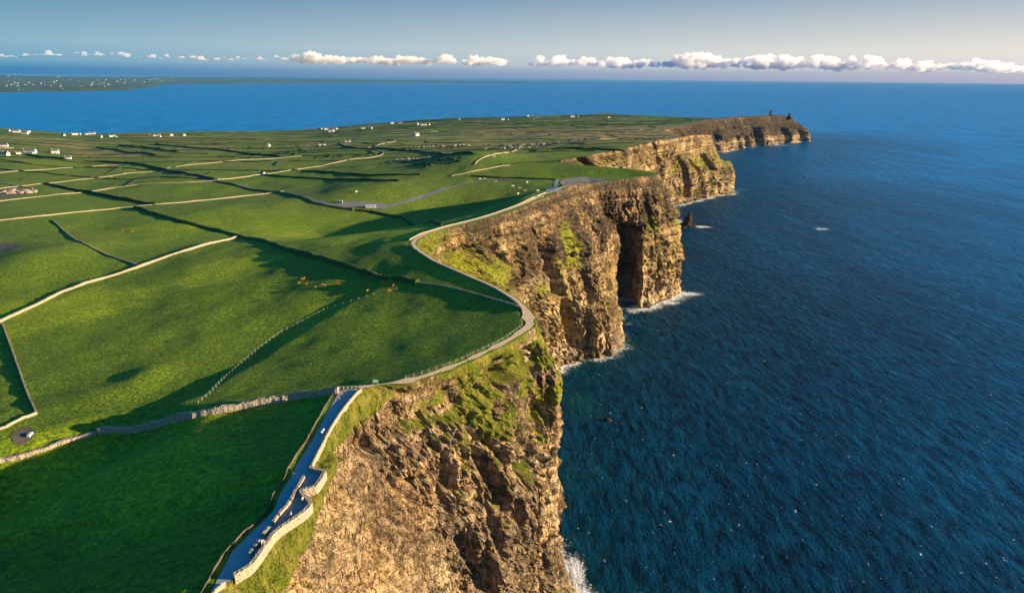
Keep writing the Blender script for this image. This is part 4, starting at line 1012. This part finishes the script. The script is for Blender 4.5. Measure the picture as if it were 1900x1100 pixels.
HOUSES = [(31, 246, 1.5, 'white house at the shore, third from the left edge'), (17, 245, 1.2, 'white bungalow nearest the left edge of the photo by the shore'), (24, 245.5, 1.0, 'white cottage joined to the leftmost shore bungalow'), (46, 249, 1.6, 'larger white house right of the first shore houses'), (54, 246, 1.0, 'small white cottage behind the larger left shore house'),
          (5, 272, 1.5, 'white farmhouse cut by the left edge'), (11, 288, 1.4, 'long white shed lowest at the left edge'), (34, 287, 1.0, 'small white outbuilding between two left farmhouses'), (55, 283, 1.7, 'big white farmhouse with outbuildings on the left'), (62, 285, 1.0, 'white outbuilding touching the big left farmhouse'), (103, 285, 1.6, 'pale blue-grey farmhouse right of the big white one'),
          (116, 252, 1.2, 'small white house left of the shore row'), (138, 250.5, 1.4, 'white house starting the shore row'), (147, 250.5, 1.1, 'white house second in the shore row'), (160, 250, 1.0, 'small white house in the middle of the shore row'), (171, 249.5, 1.6, 'tall white house ending the shore row beside the water'),
          (187, 255.5, 1.4, 'white bungalow inland right of the shore row'), (208, 253.5, 1.5, 'white house with two gables inland of the shore'), (214, 255, 1.0, 'low white annexe of the two gabled house'), (278, 253, 1.1, 'small white house at left of the trio'), (291, 252.5, 1.6, 'white house in the middle of the trio'), (296, 254, 1.0, 'white annexe below the trio middle house'), (318, 252, 1.3, 'white bungalow at right of the trio'),
          (333, 252, 1.0, 'small white house left of a lone gable'), (341, 252, 1.4, 'white gabled house right of the trio'), (127, 297, 1.2, 'brown roofed shed on the dark hedge'), (593, 240.5, 1.3, 'white house at the point, left of the village'), (604, 241, 1.1, 'white house second at the point'), (615, 245.5, 2.0, 'long white hall in front of the point village'), (624, 240, 1.2, 'dark red-roofed house on the point'),
          (674, 239.5, 1.2, 'small white house near the water, right of the point'), (688, 239.5, 1.0, 'tiny white house right of its neighbour near the water'), (727, 229.5, 1.2, 'white house on the far shore edge, left of two'), (743, 229.5, 1.3, 'white house on the far shore edge, right of two'), (774, 232.5, 1.7, 'white farmhouse leading the right hand cluster'), (786, 233, 1.4, 'white house second in the right hand cluster'), (794, 232.5, 1.2, 'white house third in the right hand cluster'),
          (773, 252.5, 1.7, 'lone white farmhouse in the middle fields'), (806, 245.5, 1.4, 'grey farmhouse with trees in the middle fields'), (852, 222.5, 1.3, 'white house on the skyline, leftmost of four'), (933, 223.5, 1.6, 'white house on the skyline, second of four'), (940, 223, 1.1, 'small white house touching the second skyline house'), (979, 216.5, 1.5, 'white house on the far skyline, left of a pair'), (987, 216.5, 1.1, 'white house on the far skyline, right of a pair'), (990, 222.5, 1.2, 'white bungalow below the skyline pair'),
          (1062, 217.5, 1.8, 'large white house on the far right of the skyline'), (1072, 217, 1.1, 'small white house beside the large skyline house'), (1129, 219, 1.2, 'grey white house farthest right of all'), (645, 264, 1.3, 'stone farmhouse behind the curling wall'), (498, 272, 1.3, 'white roofed barn among dark hedges in the middle fields'), (598, 270, 1.2, 'low white barn left of the curling wall hedge'), (486, 324, .8, 'small white shed at the wall end')]
hp = []
for i, (px, py, sc, lb) in enumerate(HOUSES):
    k = i % 3
    if len(hp) <= k: o = make_house(lb, *[(15, 7, 3.6, 2.6), (11, 6.5, 4.8, 2.6), (20, 7, 3.0, 2.2)][k]); hp.append(o)
    else: o = copy_tree(hp[k]); o['label'] = lb
    g = G(px, py); o.location = (g[0], g[1], max(g[2], 1.0)); sc2 = sc*(.7 if g[1] < 2500 else .95); o.scale = (sc2,)*3; o.rotation_euler = (0, 0, [.35, -.4, .9, 0.1, 1.5][i % 5])

# ------------------------------------------------------------------ lattice of far hedges
def trace_lines():
    out = []
    xs = np.arange(-3600, 1100, 30.0); ys = np.arange(760, 5300, 6.0)
    XX, YY = np.meshgrid(xs, ys); U, V = fuv(XX, YY)
    for n in range(int(V.min())-1, int(V.max())+2):
        pts = []
        for j in range(len(xs)):
            c_ = np.nonzero((V[:-1, j] < n) & (V[1:, j] >= n))[0]
            pts.append((xs[j], ys[c_[0]]) if len(c_) else None)
        out.append(pts)
    ys2 = np.arange(760, 5300, 40.0); xs2 = np.arange(-3600, 1100, 5.0); XX, YY = np.meshgrid(xs2, ys2); U, V = fuv(XX, YY)
    U = U+.5*(np.floor(V) % 2)
    for n in range(int(U.min()), int(U.max())+1):
        pts = []
        for j in range(len(ys2)):
            c_ = np.nonzero((U[j, :-1] < n) & (U[j, 1:] >= n) & (U[j, 1:]-U[j, :-1] < .3))[0]
            pts.append((xs2[c_[0]], ys2[j]) if len(c_) else None)
        out.append(pts)
    return out
rngh = np.random.RandomState(2); nh = 0; segs = []
for pts in trace_lines():
    run = []
    for q in pts+[None]:
        ok = q is not None
        if ok:
            r_ = math.hypot(*q); qq = r_/np.interp(math.atan2(q[0], q[1]), _ca, _cr)
            ok = qq < .965 and q[0] < edge_x(q[1])-14 and -.70 < math.atan2(q[0], q[1]) and (q[1] + .35*(-q[0])) > 1000 and (not run or math.hypot(q[0]-run[-1][0], q[1]-run[-1][1]) < 90)
        if ok and len(run) < 22: run.append(q)
        else:
            if len(run) >= 4 and rngh.rand() < .80: segs.append(run)
            run = [q] if ok else []
segs.sort(key=lambda r_: -len(r_)*30/np.mean([p_[1] for p_ in r_])); segs = segs[:150]
for k, run in enumerate(segs):
    pts = resample([np.array([a, b, 0.]) for a, b in run], 12.0)
    dist_ = np.mean(pts[:, 1])
    stone = rngh.rand() < .2
    o = sweep('stone_wall' if stone else 'hedge', pts, 1.4+dist_*.0002, (.8 if stone else 1.0)+dist_*.0001, M_WALL if stone else M_HEDGE, rough=.3, seed=k, round_=not stone)
    mx_, my_ = pts[len(pts)//2, 0], pts[len(pts)//2, 1]; ppx = 950+CAM_F*mx_/max(my_, 1); ppy = math.hypot(mx_, my_)
    wx = 'at the far left' if ppx < 200 else 'inland of the shore' if ppx < 400 else 'left of the curling wall' if ppx < 600 else 'beyond the curling wall' if ppx < 800 else 'behind the bay' if ppx < 1000 else 'towards the farthest headland'
    wy = 'nearest the pastures' if ppy < 1400 else 'midway to the bay' if ppy < 2100 else 'in the farther fields' if ppy < 3000 else 'close to the far shore'
    gg = ' '.join((wx, wy)); run_ = 'running across the view' if abs(pts[-1, 0]-pts[0, 0]) > abs(pts[-1, 1]-pts[0, 1]) else 'running away from the camera'
    if stone: tag(o, 'pale stone wall %s %s, %s' % (wx, wy, run_), 'wall', 'far stone walls '+gg)
    else: tag(o, 'dark hedge %s %s, %s' % (wx, wy, run_), 'hedge', 'far hedgerows '+gg)

# gorse and scrub on the rough slopes: clumps of leafy faces
def scrub(name, spots, label_kind, mat, seed, n=60, size=(2, 5), tall=.5):
    rng = np.random.RandomState(seed); V = []; F = []
    ico = bmesh.new(); bmesh.ops.create_icosphere(ico, subdivisions=2, radius=1); iv = np.array([v.co[:] for v in ico.verts]); ifc = np.array([[v.index for v in f.verts] for f in ico.faces]); ico.free()
    for (px, py, rx, ry) in spots:
        c_ = G(px, py)
        for _ in range(n):
            a = rng.rand()*6.28; r_ = rng.rand()**.5; X = c_[0]+rx*r_*math.cos(a); Y = c_[1]+ry*r_*math.sin(a)
            s_ = rng.uniform(*size); z_ = float(TZ(np.array([X]), np.array([Y]))[0])
            d = 1+.55*fbm(iv[:, 0]*1.7+X, iv[:, 1]*1.7+Y, iv[:, 2]*1.7, o=3, seed=seed)
            q = iv*d[:, None]*np.array([s_, s_*rng.uniform(.7, 1.3), s_*tall]); F.append(ifc+len(V)*len(iv)); V.append(q+np.array([X, Y, z_+s_*tall*.15]))
    o = mesh_np(name, np.concatenate(V), np.concatenate(F), mat, smooth=False); tag(o, kind='stuff'); return o
scrub('gorse_scrub', [(870, 273, 130, 50), (980, 271, 90, 30), (760, 299, 50, 30), (800, 303, 45, 25), (640, 290, 60, 25), (480, 275, 110, 35), (590, 272, 90, 30), (210, 262, 130, 40), (900, 250, 200, 60), (1060, 262, 200, 40), (560, 282, 60, 20)], 0, M_HEDGE, 3, n=34, size=(1.6, 4.2), tall=.4)
scrub('rough_grass', [(990, 270, 60, 20), (760, 296, 30, 14), (820, 272, 60, 16), (30, 357, 20, 14), (950, 275, 60, 16)], 0, M_SOIL, 5, n=26, size=(1.5, 4.5), tall=.55)

# ------------------------------------------------------------------ sea stack, headland tower
def crag(name, prof, cx, cy, z0, label, cat, mat, seed, nz=50, na=44, amp=.18):
    """prof: list of (height, radius, dx, dy)"""
    hk, rk, dxk, dyk = [np.array(c_) for c_ in zip(*prof)]
    hh = np.linspace(hk[0], hk[-1], nz); a = np.linspace(0, 2*math.pi, na, endpoint=False)
    R2 = np.interp(hh, hk, rk)[:, None]*np.ones(na)[None, :]; X = np.cos(a)[None, :]*R2; Y = np.sin(a)[None, :]*R2*.8; Z = hh[:, None]*np.ones(na)[None, :]
    s_ = 1+amp*2*fbm((X+cx)/4, (Y+cy)/4, Z/7, o=4, seed=seed)+amp*.8*np.floor(3*fbm(X/6, Y/6, Z/5, o=2, seed=seed+9))/3
    X = X*s_+np.interp(hh, hk, dxk)[:, None]+cx; Y = Y*s_+np.interp(hh, hk, dyk)[:, None]+cy
    V = np.stack([X.ravel(), Y.ravel(), Z.ravel()+z0], 1); F = []
    for i in range(nz-1):
        for j in range(na): F.append([i*na+j, i*na+(j+1) % na, (i+1)*na+(j+1) % na, (i+1)*na+j])
    F.append([(nz-1)*na+j for j in range(na)])
    me = mesh_py(name, V, F, mat); 
    a_ = me.data.attributes.new('tone', 'FLOAT', 'POINT'); a_.data.foreach_set('value', [-.25]*len(V))
    a_ = me.data.attributes.new('dark', 'FLOAT', 'POINT'); a_.data.foreach_set('value', [.9]*len(V))
    return tag(me, label, cat)
q = P(1276, 420, 0)
crag('sea_stack', [(-3, 17, -2, 0), (1.5, 15, -2, 0), (4, 11, -1, 0), (10, 8.5, 0, 0), (17, 6.8, 1, 0), (20, 4.5, 2, 0), (26, 2.6, 3.0, 0), (27, .6, 3.2, 0)], q[0], q[1], 0, 'dark jagged sea stack standing in surf behind the great cliff tower', 'sea stack', M_ROCK, 5)
for px, py, r_, lb in ((1138, 588, 5, 'low dark rock awash at the foot of the cave cleft'), (1128, 780, 3, 'small dark rock awash in the green shallows below the headland'), (1152, 596, 3.5, 'small rock in the surf right of the cave rock')):
    q = P(px, py, 0); crag('rock', [(-2, r_*1.4, 0, 0), (0, r_, 0, 0), (1.2, r_*.7, 0, 0), (2.2, r_*.2, 0, 0)], q[0], q[1], 0, lb, 'rock', M_ROCK, int(px))
g = G(1429.5, 214.5); M_TOW = simple('tower_masonry', (.10, .085, .07), (.17, .145, .115), .6, .95, .2)
root = empty('ruined_tower', (g[0], g[1], g[2]-1)); tag(root, 'small dark ruined square watchtower on top of the farthest headland', 'tower')
bm = bmesh.new(); box(bm, -5, 5, -5, 5, -2, 20)
for v in bm.verts:
    if v.co.z > 0: v.co.x *= .86; v.co.y *= .86
bm_obj('wall', bm, M_TOW, root)
bm = bmesh.new()
for i in range(4):
    a = i*math.pi/2; cx, cy = 3.4*math.cos(a+.785)*1.1, 3.4*math.sin(a+.785)*1.1; box(bm, cx-1.1, cx+1.1, cy-1.1, cy+1.1, 20.0, 21.6+1.2*(i % 2))
bm_obj('battlement', bm, M_TOW, root)
bm = bmesh.new(); box(bm, -1, 1, -4.9, -4.55, 1, 4); box(bm, -.6, .6, -4.55, -4.30, 10, 12.5); bm_obj('opening_shade_plate', bm, M_GLASS, root)  # dark plates stand in for the shade inside doorway and window
g = G(1464, 219.5)
crag('rock_pinnacle', [(-6, 12, 0, 0), (4, 8, 0, 0), (10, 5, 0, 0), (16, 4.5, -1, 0), (19, 2, -1, 0)], g[0], g[1], g[2], 'dark rock pinnacle just right of the ruined watchtower', 'rock', M_ROCK, 8)

# ------------------------------------------------------------------ far shore beyond the bay
FS = [P(*t) for t in [(-60, 173, 0), (0, 172, 0), (60, 171, 0), (150, 170, 0), (230, 168, 0), (270, 165, 0), (268, 160, 0)]]
fa = np.array([math.atan2(*c_[:2]) for c_ in FS]); fr = np.array([math.hypot(*c_[:2]) for c_ in FS])
ak = np.concatenate([[-.95], fa[:6], [fa[5]+.012, -.45, -.36, -.30, -.10, .02, .10]]); rk_ = np.concatenate([[11000], fr[:6], [19000, 24000, 27000, 30000, 42000, 46000, 60000]])
az2 = np.linspace(-.90, .09, 420); tq_ = np.geomspace(1, 3.2, 170)
A2, Q2 = np.meshgrid(az2, tq_); r0 = np.interp(A2, ak, rk_); rr2 = r0*Q2
rr2 = np.minimum(rr2, 62000); X2, Y2 = rr2*np.sin(A2), rr2*np.cos(A2)
dd2 = rr2-r0*(1+.03*fbm(A2*40, A2*0, o=3, seed=90))
hill = sstep(0, 4000, dd2)*26+sstep(6000, 22000, dd2)*np.interp(A2, [-.9, -.6, -.45, -.3, -.1, .05], [190, 180, 150, 130, 110, 20])*(.7+.6*fbm(X2/6000, Y2/6000, o=4, seed=91))
Z2 = np.where(dd2 < 0, -3, 1.5+hill+sstep(0, 1500, dd2)*9*fbm(X2/900, Y2/900, o=3, seed=92))
fcol = np.array([.075, .105, .030])*(1+.9*np.clip(fbm(X2/500, Y2/300, o=4, seed=93), -.7, 1)).ravel()[:, None]
fs = mesh_np('far_shore_land', np.stack([X2.ravel(), Y2.ravel(), Z2.ravel()], 1), grid_faces(*X2.shape), M_GRASS, attrs={'tint': fcol}); tag(fs, kind='structure')
def fz(x_, y_):
    a = math.atan2(x_, y_); r_ = math.hypot(x_, y_); i = np.argmin(abs(az2-a)); j = np.argmin(abs(rr2[:, i]-r_)); return max(float(Z2[j, i]), 1.0)
rng = np.random.RandomState(11); base_h = None; nfar = 0
VIL = [(35, 160, 25, 3), (100, 156, 35, 4), (190, 156, 60, 3.0), (230, 153, 50, 1.6), (30, 152, 25, 4), (130, 163, 60, 4), (310, 151.5, 25, 1), (70, 147, 60, 3), (390, 149.5, 60, .7)]
for i in range(95):
    px, py, sx_, sy_ = VIL[i % len(VIL)]; px += rng.randn()*sx_*.6; py += rng.randn()*sy_*.6
    if py < 140 or px < -10: continue
    q = P(px, py, 12.0); r_ = math.hypot(q[0], q[1])
    if r_ > 42000 or r_ < np.interp(math.atan2(q[0], q[1]), ak, rk_)*1.03: continue
    if base_h is None: o = base_h = make_house('tiny white house across the bay, first above the left edge shore', 15, 8, 4, 3, group='distant white houses across the bay')
    else:
        o = base_h.copy(); C.objects.link(o)
        vn_ = ['near the left edge', 'left of the bay villages', 'in the main village', 'at the low point right of the main village', 'high at the left edge', 'close above the far water', 'at the right end of the far land', 'on the upper slope', 'on the thin far spit'][i % len(VIL)]
        o['label'] = 'tiny white house across the bay, '+vn_; o['group'] = 'distant white houses '+vn_
        for ch in base_h.children:
            if ch.name.split('.')[0] in ('wall', 'roof'):
                c_ = ch.copy(); C.objects.link(c_); c_.parent = o
    sc = rng.uniform(.9, 2.0)*(r_/12000)**.5; o.location = (q[0], q[1], fz(q[0], q[1])-.5); o.scale = (sc, sc, sc); o.rotation_euler = (0, 0, rng.rand()*3)

# ------------------------------------------------------------------ clouds: a long bank of cumulus over the ocean horizon
rng = np.random.RandomState(21)
ico = bmesh.new(); bmesh.ops.create_icosphere(ico, subdivisions=3, radius=1); iv = np.array([v.co[:] for v in ico.verts]); ifc = np.array([[v.index for v in f.verts] for f in ico.faces]); ico.free()
DC = 46000.0
envx = [0, 60, 130, 200, 300, 430, 540, 560, 575, 595, 612, 640, 690, 730, 780, 800, 830, 850, 870, 900, 930, 980, 1050, 1100, 1150, 1180, 1230, 1260, 1295, 1330, 1350, 1400, 1440, 1470, 1500, 1530, 1560, 1600, 1620, 1680, 1720, 1760, 1795, 1820, 1850, 1880, 1960]
envt = [98, 97, 94, 97, 101, 104, 102, 97, 94, 99, 88, 98, 104, 101, 107, 108, 99, 104, 99, 106, 106, 105, 101, 107, 105, 111, 109, 101, 95, 102, 110, 104, 98, 105, 99, 103, 107, 97, 104, 108, 112, 110, 103, 110, 113, 116, 119]
def cpt(px, py, D):
    d = _F + _R*(px-950)/CAM_F + _U*(550-py)/CAM_F; return np.array([0, 0, CAM_H])+d*(D/d[1])
V, F = [], []; px = -40
def puff(px, py, r_px, D, sq=.85):
    c_ = cpt(px, py, D); r_ = r_px*D/CAM_F*1.25
    d = 1+.62*fbm(iv[:, 0]*2.4+px, iv[:, 1]*2.4+py, iv[:, 2]*2.4, o=5, seed=95)
    F.append(ifc+len(V)*len(iv)); V.append(iv*d[:, None]*np.array([r_, r_, r_*sq])+c_)
while px < 1960:
    top_ = np.interp(px, envx, envt)+rng.uniform(0, 4)-1.0; bot = 106+px*.0125+1.8*math.sin(px*.045)+rng.uniform(-1.5, 2)
    if px < 540: # thin flat streaks on the left
        puff(px, top_+5+rng.uniform(-1, 2), rng.uniform(2, 6), DC*1.2, .25)
        if rng.rand() < .3: puff(px, top_+2, rng.uniform(2, 5), DC*1.2, .5)
        px += rng.uniform(6, 15); continue
    gapn = float(noise(np.array([px/17.0]), np.array([3.0]), seed=5)[0])
    if gapn < -.80: px += rng.uniform(4, 8); continue
    if gapn < -.05: top_ = top_+(bot-top_)*.5
    hgt_ = bot-top_; y_ = bot-1
    while y_ > top_+2:
        f_ = (bot-y_)/max(hgt_, 1); r_ = rng.uniform(2.0, 5.6)*(1.1-.5*f_)
        puff(px+rng.uniform(-4, 4), max(y_, top_+r_), r_, DC+rng.uniform(-1500, 1500)); y_ -= r_*.6
    px += rng.uniform(2.4, 3.8)
cl = mesh_np('cloud_bank', np.concatenate(V), np.concatenate(F), None, smooth=True); tag(cl, kind='stuff')
rm = cl.modifiers.new('merge', 'REMESH'); rm.mode = 'VOXEL'; rm.voxel_size = 48.0
bpy.context.view_layer.update(); nm_ = bpy.data.meshes.new_from_object(cl.evaluated_get(bpy.context.evaluated_depsgraph_get())); cl.modifiers.clear(); cl.data = nm_
cm = bpy.data.materials.new('cloud_vapour'); cm.use_nodes = True; ct = cm.node_tree; ct.nodes.clear()
pv = ct.nodes.new('ShaderNodeVolumePrincipled'); co_ = ct.nodes.new('ShaderNodeOutputMaterial'); ct.links.new(pv.outputs[0], co_.inputs['Volume'])
pv.inputs['Color'].default_value = (1.0, .965, .96, 1); pv.inputs['Density'].default_value = .0026; pv.inputs['Anisotropy'].default_value = .15
nm_.materials.clear(); nm_.materials.append(cm)
S.cycles.volume_bounces = 4

# ------------------------------------------------------------------ haze
Z2m = float(Z2.max()); top_h = max(Z2m+2, 258.0)
bm = bmesh.new(); box(bm, -125000, 125000, -3000, 125000, -5.5, top_h)
hz = bm_obj('haze', bm, None); tag(hz, kind='stuff')
hm = bpy.data.materials.new('haze_air'); hm.use_nodes = True; ht = hm.node_tree; ht.nodes.clear()
pv = ht.nodes.new('ShaderNodeVolumePrincipled'); ho = ht.nodes.new('ShaderNodeOutputMaterial'); ht.links.new(pv.outputs[0], ho.inputs['Volume'])
pv.inputs['Color'].default_value = (.075, .25, .48, 1); pv.inputs['Density'].default_value = 1.7e-5; pv.inputs['Anisotropy'].default_value = 0.0
hz.data.materials.append(hm)
